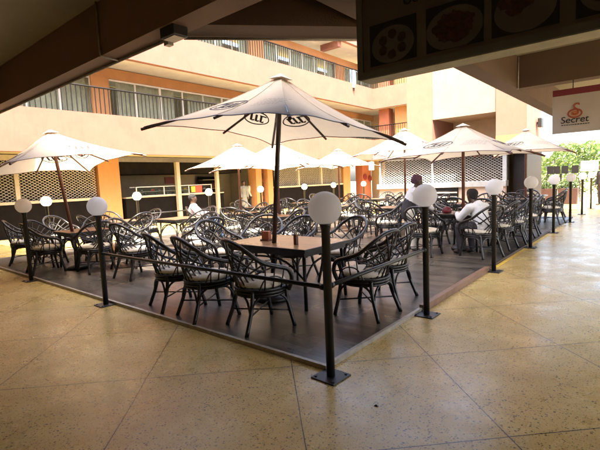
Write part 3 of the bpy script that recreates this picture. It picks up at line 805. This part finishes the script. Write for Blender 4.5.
# ------------------------------------------------------------------ rattan chair
def make_chair():
    t = thing('rattan_chair', '', 'chair'); R_ = M['rattan']
    b = MB(); b.lathe([(.02,.440),(.225,.440),(.252,.452),(.258,.472),(.245,.497),(.19,.508),(.02,.512)], 24); b.build('cushion', M['cushion'], t, True)
    b = MB()
    for z, r, w in ((.43,.262,.017),(.398,.258,.017),(.366,.252,.015)):
        b.tube([(r*math.cos(2*PI*k/20), r*math.sin(2*PI*k/20), z) for k in range(20)], w, 6, True)
    b.lathe([(.245,.425),(.245,.433)], 20); b.build('seat_frame', R_, t, True)
    ctrl = [(.265,.17,.40),(.30,.19,.52),(.315,.14,.625),(.318,0,.675),(.31,-.14,.73),(.265,-.255,.83),(.15,-.33,.915),(0,-.355,.94)]
    hoop = ctrl + [(-x,y,z) for x,y,z in ctrl[-2::-1]]
    hp = spline(hoop, 4); 
    b = MB(); b.tube(hp, .023, 7); b.build('hoop', R_, t, True)
    # back: spindles from the seat ring to the hoop, crossed by two bent rails
    b = MB(); mid_ = len(hp)//2; SP = []
    for k in range(-5,6):
        th = k/5*1.3; p0 = V((.252*math.sin(th), -.252*math.cos(th), .44))
        p2 = hp[mid_+int(round(k*3.3))]; out_ = V((math.sin(th),-math.cos(th),0))
        pm = (p0+p2)/2+out_*.018; SP.append((p0,pm,p2)); b.tube(spline([p0,pm,p2],4), .0098, 6)
    for f, r in ((.38,.009),(.66,.012)):
        pts = []
        for p0,pm,p2 in SP:
            q = p0.lerp(pm, f/.5) if f < .5 else pm.lerp(p2,(f-.5)/.5)
            pts.append(q+V((0,0,.02*(1-abs(p0.x)/.25))))
        b.tube(spline(pts,2), r, 6)
    for k in range(3,7):
        a0, a1 = SP[k], SP[k+1]
        b.tube([a0[1], a1[1].lerp(a1[2],.34)], .006, 4); b.tube([a1[1], a0[1].lerp(a0[2],.34)], .006, 4)
    b.build('backrest', R_, t, True)
    for s in (-1,1):
        b = MB()
        for y, zt in ((.10,.64),(.0,.675),(-.1,.71)):
            b.tube([(s*.255,y*.9,.43),(s*.315,y,zt)], .008, 5)
        b.tube(spline([(s*.25,.17,.40),(s*.29,.10,.52),(s*.30,0,.57),(s*.29,-.1,.55),(s*.25,-.15,.43)],4), .008, 5)
        b.build('arm', R_, t, True)
        b = MB(); b.tube(spline([(s*.205,.17,.42),(s*.215,.185,.25),(s*.245,.235,.0)],4), .021, 7); b.build('leg', R_, t, True)
        b = MB(); b.tube(spline([(s*.185,-.19,.42),(s*.20,-.215,.25),(s*.235,-.30,.0)],4), .021, 7); b.build('leg', R_, t, True)
    b = MB()
    L4 = [(.222,.2,.20),(-.222,.2,.20),(-.208,-.235,.20),(.208,-.235,.20)]
    for k in range(4):
        p, q = V(L4[k]), V(L4[(k+1)%4]); m_ = (p+q)/2
        b.tube(spline([p, p.lerp(m_,.22)+V((0,0,.11)), p.lerp(m_,.6)+V((0,0,.165)), m_+V((0,0,.17)), q.lerp(m_,.6)+V((0,0,.165)), q.lerp(m_,.22)+V((0,0,.11)), q],3), .013, 6)
    b.tube([(.225,.2,.17),(-.205,-.24,.17)], .009, 5); b.tube([(-.225,.2,.174),(.205,-.24,.174)], .009, 5)
    b.build('brace', R_, t, True)
    return t
chair0 = make_chair(); cu = [0]; CH = []
CG = 'dark rattan chairs on the deck'
DZ = .035
def chair(x, y, face, label, jit=.12):
    o = chair0 if not cu[0] else copy_tree(chair0); cu[0] = 1
    f = {'N':0,'W':PI/2,'S':PI,'E':-PI/2}.get(face, face) if isinstance(face, str) else face
    o.location = (x,y,DZ); o.rotation_euler = (0,0,f+random.uniform(-jit,jit)); o.scale = (1.05,1.05,1.02); tag(o, label, 'chair', CG); CH.append(o)
    return o
def make_table(w, d, top=None):
    t = thing('cafe_table', '', 'table')
    b = MB(); b.box(-w/2,w/2,-d/2,d/2,.708,.742); b.build('tabletop', top or M['tabletop'], t, bevel=.006)
    b = MB(); b.box(-w/2+.05,w/2-.05,-d/2+.05,d/2-.05,.64,.707)
    b.box(-w/2-.008,w/2+.008,-d/2-.008,-d/2-.001,.70,.738); b.box(-w/2-.008,w/2+.008,d/2+.001,d/2+.008,.70,.738)
    b.box(-w/2-.008,-w/2-.001,-d/2,d/2,.70,.738); b.box(w/2+.001,w/2+.008,-d/2,d/2,.70,.738); b.build('apron', M['rattan'], t)
    for sx in (-1,1):
        for sy in (-1,1):
            b = MB(); b.tube([(sx*(w/2-.09),sy*(d/2-.09),.65),(sx*(w/2-.06),sy*(d/2-.06),.0)], .022, 8); b.build('leg', M['rattan'], t, True)
    b = MB()
    for sx in (-1,1):
        b.tube(spline([(sx*(w/2-.08),-d/2+.08,.35),(sx*(w/2-.08),-d/4,.52),(sx*(w/2-.08),0,.58),(sx*(w/2-.08),d/4,.52),(sx*(w/2-.08),d/2-.08,.35)],4), .013, 6)
    for sy in (-1,1):
        b.tube(spline([(-w/2+.08,sy*(d/2-.08),.35),(-w/4,sy*(d/2-.08),.55),(0,sy*(d/2-.08),.6),(w/4,sy*(d/2-.08),.55),(w/2-.08,sy*(d/2-.08),.35)],4), .013, 6)
    b.build('brace', M['rattan'], t, True)
    return t
big = make_table(1.45,.95); sm0 = make_table(.85,.85, M['darktop']); tu = [0,0]
TG = 'wooden cafe tables on the deck'
def table(x, y, label, kind=1, rz=0):
    src = (big, sm0)[kind]; o = src if not tu[kind] else copy_tree(src); tu[kind] = 1
    o.location = (x,y,DZ); o.rotation_euler = (0,0,rz+random.uniform(-.02,.02)); tag(o, label, 'table', TG)
SIDE = {'S':('near','N',0,-1),'N':('far','S',0,1),'E':('right','W',1,0),'W':('left','E',-1,0)}
def setting(x, y, desc, label, sides='NSEW', gap=.72, kind=1, rz=0):
    table(x, y, label, kind, rz)
    for s in sides:
        nm, f, dx, dy = SIDE[s]; g_ = gap+random.uniform(-.06,.12)
        chair(x+dx*g_+random.uniform(-.1,.1)*abs(dy), y+dy*g_+random.uniform(-.1,.1)*abs(dx), f, 'rattan chair on the %s side of the %s' % (nm, desc), .25)

# front table and its chairs (measured from the photograph)
table(-3.78,4.18, 'long wooden table around the pole of the front parasol', 0)
chair(-4.70,3.10,-.22,'leftmost of three near rattan chairs backing onto the front rail',.06)
chair(-4.02,3.06,-.24,'middle of three near rattan chairs backing onto the front rail',.05)
chair(-3.22,3.14,-.26,'rightmost of three near rattan chairs, closest to the corner lamp',.05)
chair(-2.50,4.08,'W','rattan chair right of the corner lamp, facing the front table',.04)
chair(-2.62,4.78,'W','rattan chair just behind the one right of the corner lamp',.05)
chair(-3.55,5.15,2.75,'rattan chair behind the corner globe, far side of the front table')
chair(-4.40,5.05,'S','rattan chair facing us across the front table beside the pole')
chair(-5.25,4.30,'E','rattan chair at the left end of the front table')
chair(-5.20,5.15,3.6,'rattan chair behind the left end of the front table')
# second table, left of the front one
chair(-6.32,4.75,'W','rattan chair facing left, between left and front parasols')
chair(-6.9,3.75,.15,'rattan chair with back to us behind the left rail')
chair(-7.9,4.2,-1.2,'rattan chair facing right, between left and front parasols')
chair(-7.2,5.35,'S','rattan chair facing us in the gap between left and front parasols')
# left parasol table
table(-8.9,3.75,'wooden table under the leaning left parasol',1)
chair(-9.0,3.05,'N','rattan chair backing onto far left lamp under the leaning parasol')
chair(-9.75,3.35,-.9,'leftmost front rattan chair near the far left lamp')
chair(-9.6,4.35,-2.2,'rattan chair with oval back facing us under the leaning parasol')
chair(-8.3,4.5,'S','rattan chair behind the leaning parasol pole')
chair(-8.15,3.6,'W','rattan chair right of the leaning parasol pole')
chair(-10.6,3.2,-.4,'rattan chair at the left picture edge, nearer one')
chair(-10.9,4.1,-1.3,'rattan chair at the left picture edge, farther one')
setting(-10.3,5.3,'table below the shuttered shop','wooden table below the shuttered shop on the left','NSEW')
setting(-9.3,6.0+.3,'table before the orange pier','wooden table in front of the left orange pier','NE')
# reclining guest's table
table(-8.9,7.9,'wooden table in front of the guest in blue jeans')
chair(-9.85,7.35,-.75,'rattan chair holding the guest in blue jeans',.02)
chair(-8.3,7.3,.5,'rattan chair with its back to us right of the blue jeans guest')
chair(-8.1,8.2,'W','rattan chair right of the blue jeans guest table')
chair(-9.0,8.7,'S','rattan chair beyond the blue jeans guest table')
table(-7.0,7.35,'wooden table under the parasol behind the front pole')
chair(-7.8,6.9,-1.1,'rattan chair left of the parasol pole behind the front table')
chair(-6.9,6.55,'N','rattan chair with back to us behind the front table')
chair(-6.2,7.2,'W','rattan chair between the front pole and the corner globe')
chair(-6.9,8.2,'S','rattan chair beyond the table behind the front pole')
chair(-5.7,6.35,2.6,'rattan chair half hidden behind the corner globe')
setting(-10.3,10.2,'table before the food counter','wooden table in front of the food counter','NSEW')
setting(-7.6,10.6,'table left of the far aisle','wooden table left of the far aisle','NSEW')
setting(-10.2,12.6,'table by the twin orange piers','wooden table before the twin orange piers','NSE')
setting(-8.6,14.9,'table near the far grille shop','wooden table near the far grille shop','NSEW')
setting(-10.9,15.2,'table below the far grille','wooden table below the far grille','SEW')
setting(-5.4,10.4,'table before the kiosk left end','wooden table before the left end of the kiosk','NSW')
chair(-4.85,9.0,1.9,'rattan chair just left of the standing woman')
setting(-6.0,13.1,'table beneath the white mid parasol','wooden table beneath the white parasol by the kiosk','NSEW')
setting(-3.9,12.0,'table in front of the kiosk shelves','wooden table in front of the kiosk shelves','NSW')
# right table
table(-3.02,8.95,'wooden table where the man in white sits')
chair(-3.42,7.85,.05,'rattan chair with its back to us before the standing woman',.03)
chair(-2.46,8.12,1.1,'rattan chair holding the seated man in white',.02)
chair(-3.75,9.1,'E','rattan chair left of the seated man table')
chair(-3.0,9.75,'S','rattan chair beyond the seated man table')
for k, (x,y,f) in enumerate([(-2.42,9.15,1.45),(-2.38,9.95,1.65),(-2.42,10.7,1.5),(-2.4,11.45,1.6)]):
    chair(x, y, f, ['rattan chair right behind the seated man','second rattan chair behind the seated man along right edge','third rattan chair behind the seated man along right edge','fourth rattan chair behind the seated man along right edge'][k])
table(-3.2,10.6,'wooden table behind the seated man along the right edge'); chair(-3.95,10.6,'E','rattan chair facing right behind the seated man table')
setting(-3.0,14.1,'table under the far right parasol','wooden table under the far right parasol','NSEW')
setting(-3.2,16.0,'table at far right deck end','wooden table at the far right end of the deck','SEW')

# table clutter
t = thing('menu_holder', 'reddish wooden menu block on the front table left of the pole', 'menu stand', (-4.05,4.10,DZ+.742))
b = MB(); b.box(-.075,.075,-.05,.05,0,.02); b.build('foot', M['redwood'], t)
b = MB(); b.box(-.065,.065,-.03,.03,.02,.13); b.build('card_block', M['menu_red'], t, bevel=.004)
t = thing('toothpick_holder', 'slim brown holder on the front table right of the pole', 'holder', (-3.42,3.98,DZ+.742))
b = MB(); b.box(-.022,.022,-.022,.022,0,.13); b.build('holder_body', M['redwood'], t, bevel=.003)
b = MB(); b.lathe([(.012,.13),(.012,.165)], 8); b.build('contents', M['cushion'], t)
for (x,y,l) in ((-3.2,9.0,'left drinking glass on the table of the man in white'),(-2.9,9.15,'right drinking glass on the table of the man in white')):
    t = thing('drinking_glass', l, 'glass', (x,y,DZ+.742), 0, 'glasses on the right table')
    b = MB(); b.lathe([(.028,0),(.036,.12),(.033,.12),(.026,.006)], 14); b.build('tumbler', M['clear'], t, True)
t = thing('red_bag', 'reddish bundle on the table beside the standing woman', 'bag', (-3.3,8.7,DZ+.742))
b = MB(); b.lathe([(.02,0),(.09,.01),(.10,.06),(.07,.12),(.03,.14)], 12); b.build('bundle', M['red'], t, True)
t = thing('floor_litter', 'small dark scrap lying on the floor right of corner lamp', 'litter', (-1.42,2.42,0))
t2 = MB(); t2.add([(-.015,-.01,0),(.018,-.008,0),(.014,.012,0),(-.012,.01,0),(0,0,.014)], [(0,1,4),(1,2,4),(2,3,4),(3,0,4),(3,2,1,0)]); t2.build('scrap', M['ink'], t)

# ------------------------------------------------------------------ people
def capsules(chains, vox, smooth=6):
    """join tapered capsules, fuse with a voxel remesh, return a mesh"""
    b = MB()
    for pts in chains:
        P = [V(p[:3]) for p in pts]; R = [p[3] for p in pts]
        for p, r in zip(P, R): b.ball(p, r, 12)
        for i in range(len(P)-1):
            if (P[i+1]-P[i]).length > 1e-4: b.tube([P[i], P[i+1]], [R[i], R[i+1]], 12)
    o = b.build('tmp', M['skin'])
    r = o.modifiers.new('r','REMESH'); r.mode = 'VOXEL'; r.voxel_size = vox
    s = o.modifiers.new('s','SMOOTH'); s.iterations = smooth; s.factor = .5
    dg = bpy.context.evaluated_depsgraph_get()
    me = bpy.data.meshes.new_from_object(o.evaluated_get(dg)); bpy.data.objects.remove(o)
    for p in me.polygons: p.use_smooth = True
    return me
def add_mesh(me, name, material, parent):
    me.name = name; me.materials.clear(); me.materials.append(material)
    o = bpy.data.objects.new(name, me); COL.objects.link(o); o.parent = parent; return o
def hand(wrist, direction, palm_n, s=1.0, curl=.5):
    """five unequal finger chains, thumb from the side of the palm"""
    w = V(wrist); d = V(direction).normalized(); n = V(palm_n); n = (n-d*n.dot(d)).normalized(); sd = d.cross(n)
    ch = [[(*(w),.026*s), (*(w+d*.045*s),.03*s), (*(w+d*.08*s),.028*s)]]
    for k, (off, ln) in enumerate(((.03,.070),(.010,.080),(-.010,.074),(-.028,.058))):
        p = w+d*.085*s+sd*off*s; c = [(*(w+d*.05*s+sd*off*.7*s),.014*s),(*p,.0105*s)]; a = 0
        for q in (.45,.33,.25):
            a += curl; p = p+(d*math.cos(a)+n*math.sin(a))*ln*q*s; c.append((*p,.0088*s))
        ch.append(c)
    b0 = w+d*.03*s+sd*.028*s; b1 = b0+(d*.6+sd*.7+n*.25).normalized()*.04*s; b2 = b1+(d*.9+sd*.2+n*.3).normalized()*.032*s
    ch.append([(*b0,.015*s),(*b1,.012*s),(*b2,.0095*s)])
    return ch
def head_chains(c, f, up, s=1.0):
    """c head centre, f face direction"""
    c = V(c); f = V(f).normalized(); up = V(up); up = (up-f*up.dot(f)).normalized(); r = f.cross(up)
    ch = [[(*(c+up*.035*s-f*.02*s),.088*s),(*(c+up*.03*s+f*.025*s),.076*s)],
          [(*(c-up*.02*s+f*.02*s),.074*s),(*(c-up*.075*s+f*.045*s),.046*s),(*(c-up*.095*s+f*.062*s),.026*s)],
          [(*(c+up*.02*s+f*.097*s),.010*s),(*(c-up*.018*s+f*.113*s),.015*s)],
          [(*(c-up*.055*s+f*.094*s-r*.018*s),.011*s),(*(c-up*.053*s+f*.099*s),.012*s),(*(c-up*.055*s+f*.094*s+r*.018*s),.011*s)],
          [(*(c+up*.035*s+f*.092*s-r*.035*s),.012*s),(*(c+up*.04*s+f*.097*s),.010*s),(*(c+up*.035*s+f*.092*s+r*.035*s),.012*s)]]
    for sg_ in (-1,1): ch.append([(*(c+r*.086*s*sg_+up*.015*s-f*.01*s),.016*s),(*(c+r*.084*s*sg_-up*.02*s-f*.005*s),.013*s)])
    return ch, r, up
def person(label, loc, rz, J, clothes, hair, face=(0,1,0), headup=(0,0,1), vox=.011, curl=.6, handdir=None, s=1.0):
    """J: joint dict in local metres (front = +Y)"""
    t = thing('person', label, 'person', loc, rz)
    g_ = lambda k: V(J[k])
    body = []
    body.append([(*g_('pelvis'),.125),(*g_('waist'),.115),(*g_('chest'),.13),(*(g_('chest')+V((0,0,.10))),.10),(*g_('neck'),.056),(*(g_('neck')*.5+g_('head')*.5),.052)])
    hv, r, up = head_chains(g_('head'), face, headup); body += hv
    for sd in 'lr':
        sh, el, wr = g_('sh_'+sd), g_('el_'+sd), g_('wr_'+sd); hp, kn, an, toe = g_('hip_'+sd), g_('kn_'+sd), g_('an_'+sd), g_('toe_'+sd)
        body.append([(*(g_('chest')+V((0,0,.07))),.09),(*sh,.058),(*(sh.lerp(el,.4)),.05),(*el,.040),(*el.lerp(wr,.35),.040),(*wr,.026)])
        body += hand(wr, (wr-el) if handdir is None else V(handdir), V((0,0,-1)), 1.0, curl)
        body.append([(*hp,.095),(*hp.lerp(kn,.45),.078),(*kn,.055),(*kn.lerp(an,.35),.053),(*an,.034),(*(an+V((0,0,-.03))),.036),(*toe,.028)])
    add_mesh(capsules(body, vox), 'body', M['skin'], t)
    e = MB()
    c = g_('head'); f = V(face).normalized()
    for sg_ in (-1,1): e.ball(c+up*.018+f*.083+r*.033*sg_, .013, 8)
    e.build('eyes', M['eye'], t, True)
    for (nm, m_, chs) in clothes: add_mesh(capsules(chs, .014, 5), nm, M[m_], t)
    for (nm, m_, chs) in hair: add_mesh(capsules(chs, .009, 3), nm, M[m_], t)
    return t
def cl(J, s0, arms=True, grow=.022, forearm=1.0):
    g_ = lambda k: V(J[k]); out = [[(*g_('pelvis'),.13+grow),(*g_('waist'),.12+grow),(*g_('chest'),.135+grow),(*(g_('chest')+V((0,0,.09))),.105+grow*.6)]]
    if arms:
        for sd in 'lr':
            sh, el, wr = g_('sh_'+sd), g_('el_'+sd), g_('wr_'+sd)
            out.append([(*(g_('chest')+V((0,0,.07))),.09+grow*.5),(*sh,.062+grow*.7),(*sh.lerp(el,.5),.052+grow),(*el,.044+grow),(*el.lerp(wr,forearm),.030+grow)])
    return out
def trousers(J, grow=.02):
    g_ = lambda k: V(J[k]); out = [[(*g_('pelvis'),.125+grow),(*(g_('pelvis')*.7+g_('waist')*.3),.118+grow)]]
    for sd in 'lr':
        hp, kn, an = g_('hip_'+sd), g_('kn_'+sd), g_('an_'+sd)
        out.append([(*g_('pelvis'),.12),(*hp,.095+grow),(*hp.lerp(kn,.5),.078+grow),(*kn,.058+grow),(*kn.lerp(an,.5),.048+grow),(*(kn.lerp(an,.96)),.042+grow)])
    return out
def shoes(J):
    g_ = lambda k: V(J[k]); out = []
    for sd in 'lr':
        an, toe = g_('an_'+sd), g_('toe_'+sd)
        out.append([(*(an+V((0,0,-.035))),.043),(*(an.lerp(toe,.6)+V((0,0,-.02))),.04),(*toe,.034)])
    return out

# seated man in white shirt, leaning to the table
Jm = dict(pelvis=(0,-.10,.55),waist=(0,-.09,.67),chest=(0,.0,.84),neck=(0,.09,1.0),head=(0,.17,1.125),
 sh_l=(-.19,.03,.92),el_l=(-.26,.20,.72),wr_l=(-.14,.40,.78),sh_r=(.19,.03,.92),el_r=(.26,.20,.72),wr_r=(.14,.41,.78),
 hip_l=(-.09,-.02,.56),kn_l=(-.13,.38,.53),an_l=(-.13,.34,.10),toe_l=(-.14,.48,.035),hip_r=(.09,-.02,.56),kn_r=(.13,.38,.53),an_r=(.13,.30,.10),toe_r=(.14,.44,.035))
hc = V(Jm['head'])
person('man in a white shirt seated facing left at the right table', (-2.50,8.15,DZ-.005), 1.05, Jm,
  [('shirt','shirt',cl(Jm,0)),('trousers','trouser',trousers(Jm)),('shoes','shoe',shoes(Jm))],
  [('hair','hair',[[(*(hc+V((0,-.03,.045))),.098),(*(hc+V((0,.02,.06))),.082)],[(*(hc+V((0,-.06,-.01))),.068),(*(hc+V((0,-.05,.05))),.085)]])], face=(0,1,-.12))
# standing woman with purple headwrap, bending to the table
Jw = dict(pelvis=(0,-.05,.93),waist=(0,-.02,1.06),chest=(0,.06,1.24),neck=(0,.12,1.41),head=(0,.17,1.54),
 sh_l=(-.17,.08,1.34),el_l=(-.22,.22,1.10),wr_l=(-.16,.42,.98),sh_r=(.17,.08,1.34),el_r=(.23,.20,1.10),wr_r=(.18,.42,.95),
 hip_l=(-.085,-.05,.90),kn_l=(-.10,-.01,.50),an_l=(-.10,-.06,.10),toe_l=(-.11,.09,.035),hip_r=(.085,-.05,.90),kn_r=(.10,.03,.50),an_r=(.10,.02,.10),toe_r=(.11,.16,.035))
hc = V(Jw['head'])
vest = [[(*(V(Jw['pelvis'])+V((0,0,-.1))),.165),(*V(Jw['pelvis']),.165),(*V(Jw['waist']),.152),(*(V(Jw['waist'])+V((0,.02,.06))),.15)]]
person('standing woman in purple headwrap, white blouse and dark apron', (-3.90,8.25,DZ-.03), -.85, Jw,
  [('blouse','shirt',cl(Jw,0,True,.026)),('apron','vest',vest),('trousers','greysoffit',trousers(Jw)),('shoes','shoe',shoes(Jw))],
  [('headwrap','purple',[[(*(hc+V((0,-.04,.055))),.108),(*(hc+V((0,.02,.075))),.085)],[(*(hc+V((0,-.09,.03))),.07),(*(hc+V((0,-.05,.10))),.075)]])], face=(0,1,-.3)).scale = (.94,.94,.94)
# reclining guest
Jr = dict(pelvis=(0,.0,.57),waist=(0,-.08,.70),chest=(0,-.16,.88),neck=(0,-.19,1.06),head=(0,-.17,1.20),
 sh_l=(-.19,-.17,.99),el_l=(-.30,.0,.80),wr_l=(-.26,.24,.78),sh_r=(.19,-.17,.99),el_r=(.30,.0,.80),wr_r=(.26,.24,.78),
 hip_l=(-.09,.05,.57),kn_l=(-.16,.46,.58),an_l=(-.14,.52,.13),toe_l=(-.15,.68,.05),hip_r=(.09,.05,.57),kn_r=(.17,.46,.56),an_r=(.16,.60,.13),toe_r=(.17,.75,.05))
hc = V(Jr['head'])
person('guest in blue jeans and pink top seated sideways in a chair', (-9.85,7.35,DZ-.02), -.75, Jr,
  [('top','pinktop',cl(Jr,0)),('jeans','jeans',trousers(Jr)),('shoes','shoe',shoes(Jr))],
  [('hair','hair',[[(*(hc+V((0,-.03,.045))),.098),(*(hc+V((0,.01,.06))),.083)]])], vox=.014)
# two dim figures at the shop entrance
Js = dict(pelvis=(0,0,.95),waist=(0,0,1.1),chest=(0,.01,1.32),neck=(0,.02,1.5),head=(0,.04,1.63),
 sh_l=(-.18,0,1.42),el_l=(-.23,.0,1.13),wr_l=(-.2,.12,.90),sh_r=(.18,0,1.42),el_r=(.23,.0,1.13),wr_r=(.2,.12,.90),
 hip_l=(-.09,0,.92),kn_l=(-.1,.02,.5),an_l=(-.1,-.02,.1),toe_l=(-.11,.13,.035),hip_r=(.09,0,.92),kn_r=(.1,.03,.5),an_r=(.1,.0,.1),toe_r=(.11,.15,.035))
hc = V(Js['head']); hh = [('hair','hair',[[(*(hc+V((0,-.03,.045))),.097),(*(hc+V((0,.01,.06))),.083)]])]
robe = [[(0,0,.22,.24),(0,0,.6,.21),(*V(Js['pelvis']),.17),(*V(Js['waist']),.15),(*V(Js['chest']),.16),(*(V(Js['chest'])+V((0,0,.09))),.115)]]+cl(Js,0)[1:]
person('dim person in a long grey robe standing by the shop doorway', (-17.45,16.05,0), -1.9, Js, [('robe','robe',robe),('shoes','shoe',shoes(Js))], hh, vox=.016)
person('dim person in a pale shirt standing inside the shop doorway', (-17.9,17.0,0), -1.2, Js, [('shirt','cushion',cl(Js,0)),('trousers','trouser',trousers(Js)),('shoes','shoe',shoes(Js))], hh, vox=.016)
# far right passer-by sitting near the hedge
person('distant person in dark clothes beyond the far right lamps', (-1.75,22.6,0), 2.4, Js, [('jacket','vest',cl(Js,0)),('trousers','trouser',trousers(Js)),('shoes','shoe',shoes(Js))], hh, vox=.016)

# ------------------------------------------------------------------ greenery beyond the arcade
def leaves(mb, n, fn, size):
    for _ in range(n):
        p, nrm = fn(); s = size*random.uniform(.6,1.4)
        d = V((random.gauss(0,1),random.gauss(0,1),random.gauss(0,1))).normalized()
        u = d.orthogonal().normalized(); w = d.cross(u)
        mb.add([p-u*s, p+w*s*.55, p+u*s, p-w*s*.55], [(0,1,2,3)])
hd = thing('hedge', 'tall sunlit green hedge behind the far right parasol', 'hedge', (1.0,33.0,0))
def hf():
    x = random.uniform(-11,8); z = 3.4*random.random()**.7
    th = .9+.35*math.sin(x*1.7)+.25*math.sin(x*4.1+z*2); top = 3.0+.5*math.sin(x*1.1)+.3*math.sin(x*3.3+1)
    z = min(z, top); y = random.uniform(-th,th)
    return V((x,y,z)), None
b = MB(); leaves(b, 22000, hf, .10); b.build('foliage', M['leaf'], hd)
b = MB()
for k in range(18): 
    x = -10.5+k*1.05; b.tube([(x,0,0),(x+random.uniform(-.2,.2),.1,1.2),(x+random.uniform(-.5,.5),0,2.4)], [.06,.045,.02], 6)
b.build('stems', M['trunk'], hd)
# planter boxes with bar chair backs and a white notice
for k, (x,y) in enumerate(((-3.95,23.2),(-3.1,23.35))):
    t = thing('planter_box', ['left brown planter box full of leafy plants before the hedge','right brown planter box full of leafy plants before the hedge'][k], 'planter', (x,y,0), 0, 'planters before the hedge')
    b = MB(); b.add([(-.36,-.22,0),(.36,-.22,0),(.36,.22,0),(-.36,.22,0),(-.4,-.26,.75),(.4,-.26,.75),(.4,.26,.75),(-.4,.26,.75)], [(0,3,2,1),(4,5,6,7),(0,1,5,4),(1,2,6,5),(2,3,7,6),(3,0,4,7)]); b.build('box', M['planter'], t, bevel=.015)
    b = MB(); leaves(b, 380, lambda: (V((random.uniform(-.42,.42),random.uniform(-.26,.26),.75+abs(random.gauss(.15,.15)))), None), .06); b.build('foliage', M['leaf2'], t)
    b = MB(); b.lathe([(.02,.745),(.2,.755),(.02,.765)], 10); b.build('soil', M['dark'], t)
for k in range(4):
    x = (-4.03,-3.72-.02,-3.40,-2.97)[k]
    t = thing('high_stool', 'tall dark stool with square back, number %s from left, behind planters' % ['one','two','three','four'][k], 'stool', (x,24.6,0), 0, 'high stools by the hedge')
    t['label'] = ['leftmost','second from left','second from right','rightmost'][k]+' tall dark square-backed stool before the hedge'
    b = MB(); b.box(-.19,.19,-.19,.19,1.0,1.06); b.build('seat', M['wood'], t, bevel=.01)
    b = MB(); b.box(-.14,.14,-.21,-.17,1.42,1.80); b.box(-.17,-.13,-.2,-.17,1.06,1.42); b.box(.13,.17,-.2,-.17,1.06,1.42); b.build('backrest', M['railpaint'], t)
    for sx in (-1,1):
        for sy in (-1,1):
            b = MB(); b.tube([(sx*.16,sy*.16,1.0),(sx*.2,sy*.2,0)], .02, 6); b.build('leg', M['wood'], t)
t = thing('notice_sign', 'white blank board on a post before the hedge', 'sign', (-2.5,25.4,0))
b = MB(); b.box(-.36,.36,-.02,.02,1.5,2.0); b.build('board', M['white'], t)
b = MB(); b.tube([(0,.03,0),(0,.03,1.95)], .03, 8); b.build('post', M['silver'], t)

# ------------------------------------------------------------------ light, sky, camera
EL, AZ = math.radians(62), None
toward = V((.68*math.cos(EL), -.733*math.cos(EL), math.sin(EL))).normalized()
sl = bpy.data.lights.new('sun', 'SUN'); sl.energy = 2.0; sl.angle = math.radians(.5); sl.color = (1,.965,.91)
so = bpy.data.objects.new('sun', sl); COL.objects.link(so)
so.rotation_euler = toward.to_track_quat('Z','Y').to_euler(); so.location = (20,-20,30)
w = bpy.data.worlds.new('World'); S.world = w; w.use_nodes = True
nt = w.node_tree; bg = nt.nodes['Background']; sky = nt.nodes.new('ShaderNodeTexSky'); sky.sky_type = 'NISHITA'; sky.sun_disc = False
sky.sun_elevation = EL; sky.sun_rotation = math.atan2(toward.x, toward.y); sky.dust_density = 5; sky.air_density = .8
nt.links.new(sky.outputs[0], bg.inputs[0]); bg.inputs[1].default_value = .15

cam = bpy.data.cameras.new('camera'); co = bpy.data.objects.new('camera', cam); COL.objects.link(co)
f_px, pitch, roll, yaw = 423.45, -.10043, -.042984, -.69859
cam.sensor_fit = 'HORIZONTAL'; cam.sensor_width = 36; cam.lens = f_px/600*36; cam.clip_start = .05; cam.clip_end = 1500
cy, sy = math.cos(yaw), math.sin(yaw)
fw = V((sy*math.cos(pitch), cy*math.cos(pitch), math.sin(pitch))); r0 = V((cy,-sy,0)); u0 = r0.cross(fw)
rr = r0*math.cos(roll)+u0*math.sin(roll); uu = -r0*math.sin(roll)+u0*math.cos(roll)
mw = Matrix((( rr.x,uu.x,-fw.x,0),(rr.y,uu.y,-fw.y,0),(rr.z,uu.z,-fw.z,1.55),(0,0,0,1)))
co.matrix_world = mw
S.camera = co
S.render.engine = 'CYCLES'
S.view_settings.view_transform = 'Standard'; S.view_settings.look = 'None'; S.view_settings.gamma = 1; S.view_settings.use_curve_mapping = False
S.view_settings.exposure = 3.55
S.view_settings.use_white_balance = True; S.view_settings.white_balance_temperature = 7150; S.view_settings.white_balance_tint = 10
S.cycles.max_bounces = 10; S.cycles.diffuse_bounces = 6; S.cycles.transparent_max_bounces = 12
